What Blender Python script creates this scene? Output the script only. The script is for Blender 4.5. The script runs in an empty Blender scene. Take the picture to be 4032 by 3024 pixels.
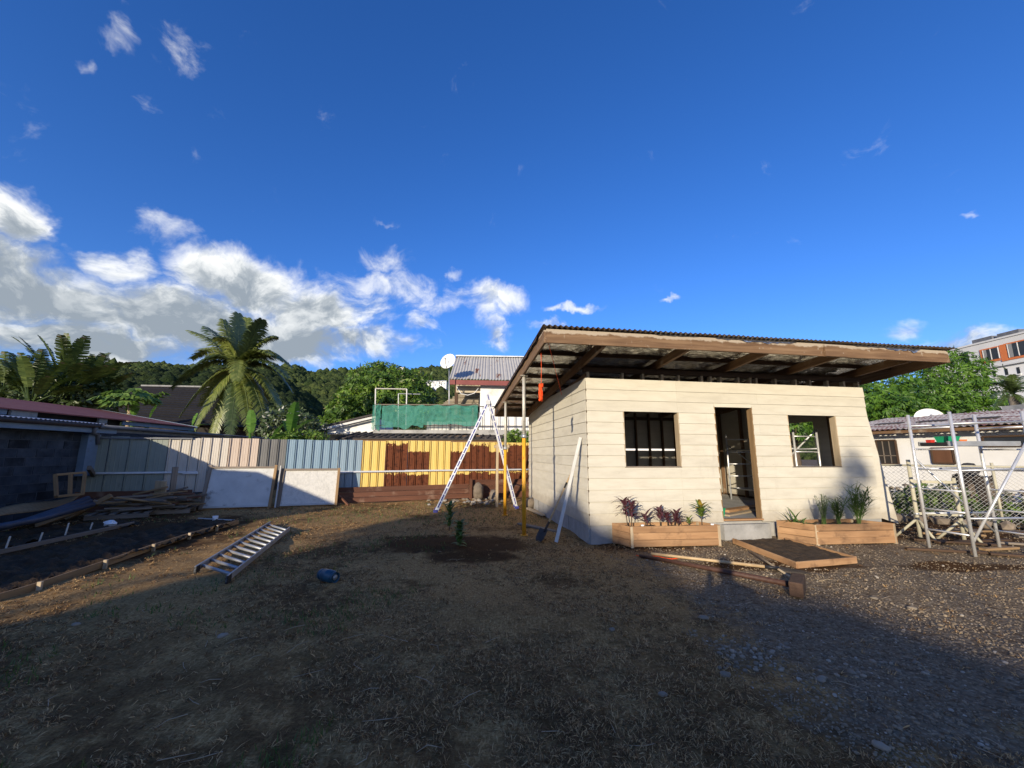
import bpy, bmesh, math, random
from mathutils import Vector, Matrix, Euler, noise as mnoise
sc = bpy.context.scene
COL = sc.collection
R = random.Random(7)
rad = math.radians

# ------------------------------------------------------------------ camera
FPX = 1580.0; PIT = 0.172026862; ROL = 0.00419152113; CH = 1.50
c_f = Vector((0, math.cos(PIT), math.sin(PIT)))
_u0 = Vector((0, -math.sin(PIT), math.cos(PIT))); _r0 = Vector((1, 0, 0))
c_r = _r0*math.cos(ROL) + _u0*math.sin(ROL)
c_u = _u0*math.cos(ROL) - _r0*math.sin(ROL)
CAM = Vector((0, 0, CH))
cam_d = bpy.data.cameras.new('camera'); cam = bpy.data.objects.new('camera', cam_d); COL.objects.link(cam)
cam_d.sensor_fit = 'HORIZONTAL'; cam_d.sensor_width = 36.0; cam_d.lens = FPX/4032*36.0
cam_d.clip_start = 0.05; cam_d.clip_end = 8000
m3 = Matrix((c_r, c_u, -c_f)).transposed()
cam.matrix_world = Matrix.Translation(CAM) @ m3.to_4x4()
sc.camera = cam

# ------------------------------------------------------------------ sun, sky, exposure
SAZ = rad(25.0); SEL = rad(13.5)           # the light travels towards azimuth 25 degrees east of +Y
LDIR = Vector((math.sin(SAZ)*math.cos(SEL), math.cos(SAZ)*math.cos(SEL), -math.sin(SEL)))
sd_ = bpy.data.lights.new('sun', 'SUN'); sun = bpy.data.objects.new('sun', sd_); COL.objects.link(sun)
sd_.energy = 4.8; sd_.angle = rad(0.55); sd_.color = (1.0, 0.87, 0.67)
sun.rotation_euler = LDIR.to_track_quat('-Z', 'Y').to_euler(); sun.location = (-20, -40, 30)
sc.view_settings.view_transform = 'Standard'; sc.view_settings.look = 'None'
sc.view_settings.exposure = 0.30; sc.view_settings.gamma = 1.0
try: sc.view_settings.use_curve_mapping = False
except Exception: pass
sc.cycles.max_bounces = 6; sc.cycles.diffuse_bounces = 3; sc.cycles.transparent_max_bounces = 12

def ray(x, y): return c_f + c_r*((x-2016)/FPX) + c_u*((1512-y)/FPX)
def G(x, y, z=0.0):
    d = ray(x, y); return CAM + d*((z-CH)/d.z)
def DY(x, y, Y):
    d = ray(x, y); return CAM + d*(Y/d.y)
def PLN(x, y, p0, n):
    d = ray(x, y); return CAM + d*((Vector(p0)-CAM).dot(n)/d.dot(n))

class NT:
    """tiny node helper"""
    def __init__(s, tree): s.t = tree; s.n = tree.nodes; s.l = tree.links
    def node(s, typ, **kw):
        n = s.n.new(typ)
        for k, v in kw.items(): setattr(n, k, v)
        return n
    def put(s, sock, v):
        if v is None: return
        if isinstance(v, bpy.types.NodeSocket): s.l.new(v, sock)
        else: sock.default_value = v
    def math(s, op, a, b=None, c=None, clamp=False):
        n = s.node('ShaderNodeMath', operation=op, use_clamp=clamp)
        s.put(n.inputs[0], a); s.put(n.inputs[1], b); s.put(n.inputs[2], c)
        return n.outputs[0]
    def vec(s, op, a, b=None, out=0):
        n = s.node('ShaderNodeVectorMath', operation=op); s.put(n.inputs[0], a)
        if b is not None: s.put(n.inputs[1], b)
        return n.outputs[out]
    def ss(s, v, a, b, lo=0.0, hi=1.0, kind='SMOOTHSTEP'):
        n = s.node('ShaderNodeMapRange', interpolation_type=kind); s.put(n.inputs[0], v)
        s.put(n.inputs[1], a); s.put(n.inputs[2], b); s.put(n.inputs[3], lo); s.put(n.inputs[4], hi)
        return n.outputs[0]
    def noise(s, vec, scale, detail=4.0, rough=0.55, out=0, dist=0.0):
        n = s.node('ShaderNodeTexNoise'); s.put(n.inputs['Vector'], vec); n.inputs['Scale'].default_value = scale
        n.inputs['Detail'].default_value = detail; n.inputs['Roughness'].default_value = rough
        n.inputs['Distortion'].default_value = dist
        return n.outputs[out]
    def mix(s, f, a, b, kind='MIX'):
        n = s.node('ShaderNodeMix', data_type='RGBA', blend_type=kind)
        s.put(n.inputs[0], f); s.put(n.inputs[6], a); s.put(n.inputs[7], b)
        return n.outputs[2]
    def comb(s, x, y, z):
        n = s.node('ShaderNodeCombineXYZ'); s.put(n.inputs[0], x); s.put(n.inputs[1], y); s.put(n.inputs[2], z)
        return n.outputs[0]
    def sep(s, v):
        n = s.node('ShaderNodeSeparateXYZ'); s.put(n.inputs[0], v); return n.outputs
    def ramp(s, f, stops):
        n = s.node('ShaderNodeValToRGB'); s.put(n.inputs[0], f); e = n.color_ramp.elements
        while len(e) < len(stops): e.new(0.5)
        for el, (p, c) in zip(e, stops): el.position = p; el.color = (*c, 1)
        return n.outputs[0]

def c4(c): return (c[0], c[1], c[2], 1.0)

# ---- world: physical sky, cumulus laid over it by direction (azimuth, elevation)
wd = bpy.data.worlds.new('World'); sc.world = wd; wd.use_nodes = True
w = NT(wd.node_tree); w.n.clear()
SKY_STR = 0.116
sky = w.node('ShaderNodeTexSky', sky_type='NISHITA'); sky.sun_disc = False
sky.sun_elevation = SEL; sky.sun_rotation = math.pi + SAZ
sky.air_density = 1.0; sky.dust_density = 0.25; sky.ozone_density = 3.2; sky.altitude = 0
skyc = w.node('ShaderNodeHueSaturation'); skyc.inputs['Saturation'].default_value = 1.12
w.l.new(w.mix(1.0, sky.outputs[0], (1.02, 1.10, 1.58, 1.0), 'MULTIPLY'), skyc.inputs['Color'])
tc = w.node('ShaderNodeTexCoord'); dirv = w.vec('NORMALIZE', tc.outputs['Generated'])
dx, dy, dz = w.sep(dirv)[:3]
azm = w.math('ARCTAN2', dx, dy); elv = w.math('ARCSINE', dz)
pq = w.comb(azm, elv, 0.0)
wob = w.noise(pq, 6.0, 5.0, 0.6, out=1)
wob = w.vec('SCALE', w.vec('SUBTRACT', wob, (0.5, 0.5, 0.5)), None); 
wob.node.inputs[3].default_value = 0.16
pqw = w.vec('ADD', pq, wob)
K2 = 4032/2212.0
CLOUDS = [ # display x, y, rx, ry, strength
 (180,735,330,62,1.0),(560,735,330,58,0.95),(90,625,360,118,1.0),(430,700,430,92,0.95),(545,615,170,88,1.0),(20,470,125,80,0.85),(690,668,170,84,1.0),(860,620,190,52,0.52),(960,640,140,40,0.5),(790,740,110,60,0.8),
 (350,480,105,52,0.45),(250,560,120,60,0.7),(820,555,120,48,0.45),(1065,655,88,48,0.72),(1075,720,45,45,0.6),(905,688,45,38,0.55),
 (870,745,48,42,0.55),(1235,659,88,13,0.6),(1180,700,58,19,0.62),(255,48,60,62,0.36),(392,88,72,68,0.38),(315,200,40,32,0.32),
 (185,120,30,22,0.25),(815,450,62,10,0.3),(985,585,28,18,0.4),(1450,645,30,8,0.38),(2112,437,42,9,0.36),(1925,712,55,34,0.42),
 (2110,742,150,36,0.62),(930,600,60,20,0.4),(60,700,160,40,0.5)]
mask = None
for x, y, rx, ry, s in CLOUDS:
    d = ray(x*K2, y*K2).normalized(); a0 = math.atan2(d.x, d.y); e0 = math.asin(d.z)
    d1 = ray((x+rx)*K2, y*K2).normalized(); d2 = ray(x*K2, (y-ry)*K2).normalized()
    ra = abs(math.atan2(d1.x, d1.y)-a0); re = abs(math.asin(d2.z)-e0)
    q = w.vec('MULTIPLY', w.vec('SUBTRACT', pqw, (a0, e0, 0.0)), (1/ra, 1/re, 0.0))
    m = w.ss(w.vec('LENGTH', q, out=1), 0.10, 1.40, s*1.22, 0.0)
    mask = m if mask is None else w.math('MAXIMUM', mask, m)
# unseen cumulus added outside the frame for neutral fill light in the shade
side = w.math('MULTIPLY', w.ss(w.math('ABSOLUTE', azm), 1.0, 1.35), w.ss(elv, 0.25, 0.75, 0.66, 0.0))
mask = w.math('MAXIMUM', mask, side)
pst = w.vec('MULTIPLY', pq, (1.0, 1.35, 1.0))
pst = w.vec('ADD', pst, w.vec('MULTIPLY', wob, (0.45, 0.45, 0.0)))
n1 = w.noise(pst, 9.0, 10.0, 0.62, dist=0.5)
n2 = w.noise(w.vec('ADD', pst, (-0.02, 0.04, 0.0)), 9.0, 10.0, 0.62, dist=0.5)
dens = w.math('ADD', w.math('MULTIPLY', mask, 1.0), w.math('MULTIPLY', w.math('SUBTRACT', n1, 0.5), 1.70))
alpha = w.ss(dens, 0.22, 1.05)
dens2 = w.math('ADD', w.math('MULTIPLY', mask, 1.0), w.math('MULTIPLY', w.math('SUBTRACT', n2, 0.5), 1.70))
# thick cloud is grey underneath and bright where it thins towards the sun
shade = w.math('ADD', w.ss(w.math('SUBTRACT', dens, dens2), -0.30, 0.34), w.ss(dens, 0.65, 1.45, 0.36, -0.26))
shade = w.math('ADD', shade, w.ss(elv, 0.22, 0.43, -0.46, 0.22), clamp=True)
ccol = w.ramp(shade, [(0.0, (0.28, 0.325, 0.37)), (0.3, (0.42, 0.46, 0.49)), (0.62, (0.70, 0.725, 0.73)), (1.0, (0.94, 0.94, 0.91))])
bg1 = w.node('ShaderNodeBackground'); w.l.new(skyc.outputs[0], bg1.inputs[0]); bg1.inputs[1].default_value = SKY_STR
bg2 = w.node('ShaderNodeBackground'); w.l.new(ccol, bg2.inputs[0]); bg2.inputs[1].default_value = 1.0
mx = w.node('ShaderNodeMixShader'); w.l.new(w.math('MULTIPLY', alpha, 0.97), mx.inputs[0])
w.l.new(bg1.outputs[0], mx.inputs[1]); w.l.new(bg2.outputs[0], mx.inputs[2])
wo = w.node('ShaderNodeOutputWorld'); w.l.new(mx.outputs[0], wo.inputs[0])

# ------------------------------------------------------------------ materials
MATS = {}
def newmat(name):
    m = bpy.data.materials.new(name); m.use_nodes = True; t = NT(m.node_tree)
    b = [n for n in t.n if n.type == 'BSDF_PRINCIPLED'][0]
    MATS[name] = m
    return m, t, b
def pm(name, cols, scale=6.0, stretch=(1, 1, 1), rough=0.8, metal=0.0, bump=0.0, bscale=None, var=0.0, stain=None, spec=0.35, detail=5.0, coat=0.0):
    """procedural surface: colours blended by noise, stain (colour, amount, scale), per-object variation, fine relief"""
    m, t, b = newmat(name)
    tcn = t.node('ShaderNodeTexCoord'); oi = t.node('ShaderNodeObjectInfo')
    off = t.vec('ADD', tcn.outputs['Object'], t.comb(t.math('MULTIPLY', oi.outputs['Random'], 37.0), t.math('MULTIPLY', oi.outputs['Random'], 11.0), 0.0))
    v = t.vec('MULTIPLY', off, stretch)
    f = t.noise(v, scale, detail, 0.6)
    n = len(cols)
    col = t.ramp(f, [(0.30+0.40*i/max(1, n-1), c) for i, c in enumerate(cols)]) if n > 1 else c4(cols[0])
    if stain:
        sc_, am, ss_ = stain
        col = t.mix(t.ss(t.noise(off, ss_, 6.0, 0.65), 0.62-am*0.35, 0.78-am*0.2), col, c4(sc_))
    if var:
        hs_ = t.node('ShaderNodeHueSaturation'); t.put(hs_.inputs['Color'], col)
        t.put(hs_.inputs['Value'], t.ss(oi.outputs['Random'], 0.0, 1.0, 1.0-var, 1.0+var, kind='LINEAR'))
        col = hs_.outputs[0]
    t.put(b.inputs['Base Color'], col); b.inputs['Roughness'].default_value = rough; b.inputs['Metallic'].default_value = metal
    b.inputs['Specular IOR Level'].default_value = spec
    if coat: b.inputs['Coat Weight'].default_value = coat
    if bump:
        bn = t.node('ShaderNodeBump'); bn.inputs['Strength'].default_value = min(1.0, bump*2.5); bn.inputs['Distance'].default_value = bump*0.03
        t.put(bn.inputs['Height'], t.noise(v, bscale or scale*4, 4.0, 0.6)); t.l.new(bn.outputs[0], b.inputs['Normal'])
    return m

m, t, b = newmat('siding')
_p = t.node('ShaderNodeNewGeometry').outputs['Position']; _r = t.node('ShaderNodeObjectInfo').outputs['Random']; _z = t.sep(_p)[2]
_sv = t.vec('MULTIPLY', _p, (.6, .6, 3.0))
_c = t.ramp(t.noise(_sv, 3.2, 8.0, .62), [(.32, (.53,.492,.402)), (.5, (.585,.546,.448)), (.7, (.625,.588,.488))])
_c = t.mix(t.ss(t.noise(t.vec('MULTIPLY', _p, (2.2, 2.2, .5)), 2.0, 7.0, .7), .56, .80, 0, .5), _c, c4((.43,.40,.335)))
_c = t.mix(t.ss(t.noise(_p, 26.0, 3.0, .5), .70, .76, 0, .45), _c, c4((.36,.33,.27)))
_sp = t.math('ADD', _z, t.math('MULTIPLY', t.math('SUBTRACT', t.noise(_p, 5.0, 6.0, .7), .5), .55))
_c = t.mix(t.ss(_sp, .62, .28, 0, .55), _c, c4((.33,.28,.21)))
_h = t.node('ShaderNodeHueSaturation'); t.put(_h.inputs['Color'], _c); t.put(_h.inputs['Value'], t.ss(_r, 0, 1, .955, 1.045, kind='LINEAR'))
t.put(b.inputs['Base Color'], _h.outputs[0]); b.inputs['Roughness'].default_value = .8; b.inputs['Specular IOR Level'].default_value = .25
_b = t.node('ShaderNodeBump'); _b.inputs['Strength'].default_value = .25; _b.inputs['Distance'].default_value = .004; t.put(_b.inputs['Height'], t.noise(_sv, 40.0, 4.0, .6)); t.l.new(_b.outputs[0], b.inputs['Normal'])
pm('concrete', [(0.27,0.265,0.25),(0.40,0.39,0.37)], 3.0, rough=0.92, bump=0.3, bscale=25, stain=((0.20,0.195,0.18),0.3,1.6))
pm('wood_brown', [(0.10,0.055,0.026),(0.20,0.115,0.058)], 2.2, (0.6,9,9), 0.75, bump=0.2, bscale=14, var=0.15, stain=((0.32,0.26,0.19),0.24,2.0))
pm('wood_dark', [(0.045,0.026,0.016),(0.085,0.05,0.028)], 2.2, (0.6,9,9), 0.8, bump=0.15, var=0.12)
pm('wood_new', [(0.27,0.145,0.068),(0.41,0.245,0.125)], 1.6, (0.8,8,8), 0.7, bump=0.2, bscale=12, var=0.22, stain=((0.16,0.09,0.048),0.34,2.5))
pm('wood_pale', [(0.34,0.26,0.165),(0.50,0.40,0.27)], 2.0, (0.7,9,9), 0.75, bump=0.12, var=0.16)
pm('wood_grey', [(0.13,0.105,0.08),(0.23,0.19,0.15)], 2.0, (0.7,9,9), 0.85, bump=0.18, var=0.25)
pm('wood_edge', [(0.20,0.125,0.06),(0.31,0.20,0.10)], 2.0, (0.7,9,9), 0.8, bump=0.15, var=0.15)
pm('plank_brown', [(0.085,0.034,0.02),(0.155,0.066,0.038)], 1.2, (0.5,3,6), 0.62, bump=0.12, var=0.1, stain=((0.21,0.13,0.09),0.22,2.6))
pm('white_board', [(0.44,0.43,0.40),(0.55,0.54,0.51)], 4.0, rough=0.7, bump=0.1, var=0.03)
pm('white_panel', [(0.50,0.50,0.48),(0.62,0.62,0.59)], 3.0, rough=0.85, bump=0.25, bscale=18, stain=((0.16,0.14,0.12),0.20,3.2))
pm('panel_rough', [(0.50,0.49,0.45),(0.70,0.68,0.63)], 9.0, rough=0.9, bump=0.5, bscale=24, stain=((0.36,0.35,0.32),0.16,9.0))
pm('aluminium', [(0.66,0.67,0.67),(0.80,0.80,0.80)], 6.0, rough=0.36, metal=0.55, bump=0.03, stain=((0.42,0.43,0.44),0.15,5.0))
pm('alu_white', [(0.66,0.68,0.72),(0.76,0.78,0.80)], 6.0, rough=0.42, metal=0.35, var=0.02)
pm('decal_blue', [(0.03,0.035,0.22)], rough=0.5)
pm('alu_old', [(0.30,0.31,0.32),(0.44,0.45,0.46)], 5.0, rough=0.5, metal=0.55, var=0.05)
pm('galv', [(0.40,0.41,0.42),(0.55,0.56,0.57)], 5.0, rough=0.45, metal=0.7)
pm('prop_yellow', [(0.66,0.31,0.02),(0.78,0.40,0.035)], 8.0, (4,4,0.6), 0.48, bump=0.08, stain=((0.28,0.11,0.02),0.10,9.0))
pm('prop_metal', [(0.44,0.41,0.35),(0.60,0.58,0.52)], 8.0, (4,4,0.6), 0.5, metal=0.3, stain=((0.26,0.14,0.07),0.2,10.0))
pm('rope_orange', [(0.85,0.07,0.012),(0.95,0.12,0.02)], 30.0, rough=0.8)
pm('foil', [(0.70,0.68,0.62),(0.92,0.90,0.84)], 4.0, (1,2.5,1), rough=0.22, metal=0.75, bump=1.0, bscale=5.0)
pm('foil_edge', [(0.5,0.5,0.5),(0.8,0.8,0.8)], 12.0, rough=0.18, metal=0.95, bump=0.6, bscale=18.0)
pm('roof_sheet', [(0.20,0.165,0.14),(0.30,0.26,0.22)], 3.0, rough=0.5, metal=0.3, stain=((0.16,0.09,0.06),0.3,3.0))
pm('soil', [(0.022,0.012,0.005),(0.075,0.043,0.018)], 7.0, rough=1.0, bump=0.9, bscale=22, detail=8)
pm('soil_lit', [(0.035,0.022,0.013),(0.075,0.05,0.03)], 7.0, rough=1.0, bump=0.9, bscale=22, detail=8)
pm('stone', [(0.15,0.14,0.13),(0.34,0.32,0.29)], 5.0, rough=0.95, bump=0.4, bscale=20, var=0.35)
pm('boulder', [(0.13,0.105,0.08),(0.26,0.21,0.16)], 5.0, rough=0.95, bump=0.5, bscale=14, var=0.2)
pm('pebble', [(0.20,0.165,0.12),(0.31,0.26,0.195)], 3.0, rough=0.95, var=0.3)
pm('gas_blue', [(0.012,0.05,0.085),(0.018,0.075,0.12)], 5.0, rough=0.42, spec=0.5, bump=0.03, stain=((0.03,0.03,0.03),0.15,8.0))
pm('black_plastic', [(0.012,0.012,0.014),(0.022,0.022,0.025)], 5.0, rough=0.5)
pm('blue_tarp', [(0.022,0.030,0.050),(0.05,0.065,0.10)], 4.0, rough=0.5, bump=0.2, bscale=10)
pm('green_plastic', [(0.01,0.22,0.10),(0.015,0.28,0.13)], 5.0, rough=0.4)
pm('red_plastic', [(0.45,0.03,0.02)], rough=0.45)
pm('orange_plastic', [(0.72,0.16,0.04)], rough=0.5)
pm('white_plastic', [(0.72,0.72,0.72),(0.8,0.8,0.8)], 5.0, rough=0.6)
pm('stake_white', [(0.5,0.49,0.44),(0.62,0.6,0.54)], 8.0, rough=0.7)
pm('iron_dark', [(0.035,0.03,0.028),(0.075,0.06,0.05)], 9.0, rough=0.6, metal=0.4, bump=0.1)
pm('pole_dark', [(0.055,0.024,0.016),(0.10,0.05,0.032)], 3.0, (0.6,9,9), 0.6, bump=0.1)
pm('mallet', [(0.05,0.028,0.018),(0.105,0.062,0.04)], 3.0, (1,6,6), 0.85, bump=0.35, bscale=14)
pm('handle', [(0.42,0.29,0.15),(0.56,0.41,0.23)], 3.0, (0.6,9,9), 0.55, bump=0.05)
pm('block_blue', [(0.022,0.031,0.046),(0.066,0.080,0.102)], 2.6, rough=0.9, bump=0.35, bscale=22, var=0.14, stain=((0.010,0.012,0.016),0.55,0.9))
pm('mortar', [(0.05,0.06,0.075),(0.09,0.10,0.12)], 9.0, rough=0.95, bump=0.2)
pm('blue_paint', [(0.13,0.19,0.27),(0.19,0.26,0.35)], 3.0, rough=0.6, stain=((0.10,0.10,0.11),0.15,3.0))
pm('red_roof', [(0.20,0.055,0.042),(0.27,0.085,0.065)], 0.9, rough=0.7, bump=0.05, stain=((0.30,0.14,0.11),0.12,4.0))
pm('gutter', [(0.10,0.105,0.115),(0.18,0.185,0.20)], 3.0, rough=0.5)
pm('brown_paint', [(0.032,0.02,0.016),(0.06,0.036,0.028)], 3.0, rough=0.6)
pm('grey_block', [(0.20,0.20,0.195),(0.32,0.32,0.31)], 4.0, rough=0.9, bump=0.2)
pm('white_wall', [(0.66,0.65,0.62),(0.76,0.75,0.72)], 1.4, rough=0.85, bump=0.08, stain=((0.50,0.47,0.42),0.16,1.2))
pm('white_wall_old', [(0.50,0.49,0.46),(0.66,0.65,0.61)], 1.4, rough=0.9, bump=0.1, stain=((0.33,0.29,0.23),0.25,1.3))
pm('pink_wall', [(0.50,0.36,0.29),(0.60,0.45,0.37)], 2.0, rough=0.9, stain=((0.38,0.30,0.25),0.2,1.6))
pm('maroon', [(0.15,0.03,0.028),(0.21,0.05,0.045)], 2.0, rough=0.6, var=0.05)
pm('roof_tile_dark', [(0.035,0.03,0.028),(0.07,0.06,0.055)], 4.0, rough=0.8, bump=0.3, var=0.25)
pm('shingle_black', [(0.006,0.0055,0.0055),(0.020,0.017,0.015)], 6.0, rough=0.9, bump=0.4, var=0.3)
pm('dish', [(0.74,0.73,0.70),(0.80,0.79,0.77)], 3.0, rough=0.5, stain=((0.38,0.20,0.11),0.06,3.0))
pm('glass_dark', [(0.02,0.024,0.03),(0.035,0.04,0.05)], 2.0, rough=0.12, spec=0.6)
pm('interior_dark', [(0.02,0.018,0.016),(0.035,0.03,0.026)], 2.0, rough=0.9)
pm('bark', [(0.07,0.05,0.035),(0.16,0.12,0.085)], 5.0, (3,3,0.6), 0.95, bump=0.6, bscale=12)
pm('palm_trunk', [(0.14,0.12,0.10),(0.24,0.21,0.17)], 5.0, (1,1,4), 0.95, bump=0.5, bscale=10)
pm('papaya_trunk', [(0.30,0.22,0.14),(0.42,0.33,0.22)], 6.0, (1,1,3), 0.85, bump=0.2)
pm('char', [(0.012,0.010,0.009),(0.05,0.035,0.025)], 5.0, (4,4,0.8), 0.95, bump=0.7, bscale=10)
pm('orange_paint', [(0.60,0.17,0.055),(0.66,0.21,0.075)], 2.0, rough=0.7)
pm('apartment_white', [(0.76,0.76,0.75),(0.80,0.80,0.79)], 0.5, rough=0.85)
pm('apartment_grey', [(0.62,0.63,0.62),(0.70,0.70,0.69)], 0.5, rough=0.85)
pm('curtain', [(0.22,0.22,0.22),(0.34,0.34,0.33)], 4.0, (6,6,0.2), 0.9)
pm('wire', [(0.25,0.25,0.25),(0.34,0.34,0.34)], 5.0, rough=0.6, metal=0.4)
pm('post_pale', [(0.38,0.355,0.26),(0.48,0.45,0.34)], 5.0, rough=0.7, var=0.05, stain=((0.33,0.28,0.18),0.12,8.0))
pm('brown_door', [(0.10,0.045,0.022),(0.15,0.07,0.036)], 2.0, (3,3,0.5), 0.6)
pm('cloth_dark', [(0.022,0.022,0.026),(0.045,0.045,0.05)], 6.0, rough=0.95, bump=0.3)
pm('skin', [(0.30,0.17,0.11),(0.34,0.20,0.135)], 8.0, rough=0.6)
pm('coconut', [(0.30,0.24,0.05),(0.42,0.32,0.08)], 5.0, rough=0.6)
pm('hill_earth', [(0.030,0.045,0.018),(0.06,0.075,0.03)], 0.02, rough=1.0)
pm('grey_wood_stack', [(0.36,0.30,0.22),(0.52,0.45,0.34)], 2.0, (0.7,6,6), 0.85, var=0.2)

def leafmat(name, c0, c1, trans=0.3, rough=0.5, scale=3.0, dry=None, spec=0.4, rough_leaf=0.0, clump=0.0):
    m, t, b = newmat(name)
    tcn = t.node('ShaderNodeTexCoord'); gi = t.node('ShaderNodeNewGeometry')
    rnd = gi.outputs['Random Per Island']
    col = t.mix(rnd, c4(c0), c4(c1))
    if dry: col = t.mix(t.math('GREATER_THAN', t.math('FRACT', t.math('MULTIPLY', rnd, 17.3)), 1.0-dry[1]), col, c4(dry[0]))
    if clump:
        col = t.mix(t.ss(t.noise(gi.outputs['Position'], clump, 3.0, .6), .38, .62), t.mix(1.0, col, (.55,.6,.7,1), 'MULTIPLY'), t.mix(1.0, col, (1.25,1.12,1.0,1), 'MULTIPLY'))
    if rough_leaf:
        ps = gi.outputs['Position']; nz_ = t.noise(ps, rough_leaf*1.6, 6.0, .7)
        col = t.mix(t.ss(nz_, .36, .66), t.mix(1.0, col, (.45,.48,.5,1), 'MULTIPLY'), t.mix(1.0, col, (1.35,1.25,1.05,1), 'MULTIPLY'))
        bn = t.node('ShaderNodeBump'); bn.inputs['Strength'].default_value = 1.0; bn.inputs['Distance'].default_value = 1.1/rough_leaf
        t.put(bn.inputs['Height'], nz_); t.l.new(bn.outputs[0], b.inputs['Normal'])
    t.put(b.inputs['Base Color'], col); b.inputs['Roughness'].default_value = rough; b.inputs['Specular IOR Level'].default_value = spec
    tr = t.node('ShaderNodeBsdfTranslucent'); t.put(tr.inputs[0], col)
    mxs = t.node('ShaderNodeMixShader'); mxs.inputs[0].default_value = trans
    out = [n for n in t.n if n.type == 'OUTPUT_MATERIAL'][0]
    t.l.new(b.outputs[0], mxs.inputs[1]); t.l.new(tr.outputs[0], mxs.inputs[2]); t.l.new(mxs.outputs[0], out.inputs[0])
    return m
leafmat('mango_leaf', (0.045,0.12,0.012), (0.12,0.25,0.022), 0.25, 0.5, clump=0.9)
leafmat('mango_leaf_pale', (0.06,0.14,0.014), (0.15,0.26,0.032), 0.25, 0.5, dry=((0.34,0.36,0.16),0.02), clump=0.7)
leafmat('palm_leaf', (0.10,0.135,0.022), (0.20,0.225,0.055), 0.15, 0.36, spec=0.7)
leafmat('palm_leaf_dark', (0.04,0.065,0.016), (0.08,0.115,0.03), 0.15, 0.4, spec=0.6)
leafmat('trav_leaf', (0.035,0.065,0.014), (0.10,0.14,0.032), 0.2, 0.5, dry=((0.20,0.15,0.085),0.07))
leafmat('banana_leaf', (0.07,0.17,0.02), (0.12,0.25,0.035), 0.35, 0.45)
leafmat('papaya_leaf', (0.07,0.15,0.02), (0.15,0.24,0.05), 0.3, 0.5)
leafmat('shrub_leaf', (0.035,0.065,0.02), (0.09,0.125,0.05), 0.2, 0.45, dry=((0.42,0.42,0.36),0.07))
leafmat('bright_leaf', (0.09,0.17,0.02), (0.19,0.29,0.05), 0.3, 0.5)
leafmat('ti_red', (0.075,0.022,0.035), (0.14,0.05,0.065), 0.2, 0.5)
leafmat('ti_green', (0.09,0.18,0.025), (0.20,0.28,0.05), 0.3, 0.5, dry=((0.42,0.30,0.05),0.06))
leafmat('grass_leaf', (0.07,0.14,0.03), (0.14,0.21,0.06), 0.3, 0.5)
leafmat('grey_herb', (0.10,0.125,0.085), (0.17,0.19,0.13), 0.2, 0.7)
leafmat('sapling_leaf', (0.05,0.11,0.02), (0.12,0.20,0.05), 0.3, 0.5)
leafmat('straw', (0.30,0.175,0.068), (0.64,0.42,0.19), 0.12, 0.85, dry=((0.15,0.08,0.033),0.5))
leafmat('weed', (0.05,0.10,0.02), (0.13,0.18,0.05), 0.3, 0.6)
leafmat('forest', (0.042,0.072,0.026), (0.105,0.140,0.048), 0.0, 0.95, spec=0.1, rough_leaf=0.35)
leafmat('forest_shaded', (0.024,0.045,0.018), (0.060,0.085,0.032), 0.0, 0.95, spec=0.1, rough_leaf=0.9)  # darker copy of forest: cloud shadow on the near slope put into the colour

# ------------------------------------------------------------------ mesh helpers
def meta(o, label=None, cat=None, group=None, kind=None):
    if label: o['label'] = label
    if cat: o['category'] = cat
    if group: o['group'] = group
    if kind: o['kind'] = kind
    return o
def thing(name, loc, label, cat, group=None):
    o = bpy.data.objects.new(name, None); COL.objects.link(o); o.location = loc; o.empty_display_size = 0.2
    return meta(o, label, cat, group)
def link(name, me, mat, parent=None, mw=None):
    o = bpy.data.objects.new(name, me); COL.objects.link(o)
    if mat is not None and not me.materials: me.materials.append(MATS[mat] if isinstance(mat, str) else mat)
    if mw is None: mw = Matrix.Identity(4)
    if parent:
        o.parent = parent; mw = wmat(parent).inverted() @ mw
    o.matrix_basis = mw
    return o
def wmat(p):
    m = p.matrix_basis.copy(); q = p.parent
    while q is not None: m = q.matrix_basis @ m; q = q.parent
    return m
def wloc_m(p): return wmat(p).translation.copy()
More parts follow.
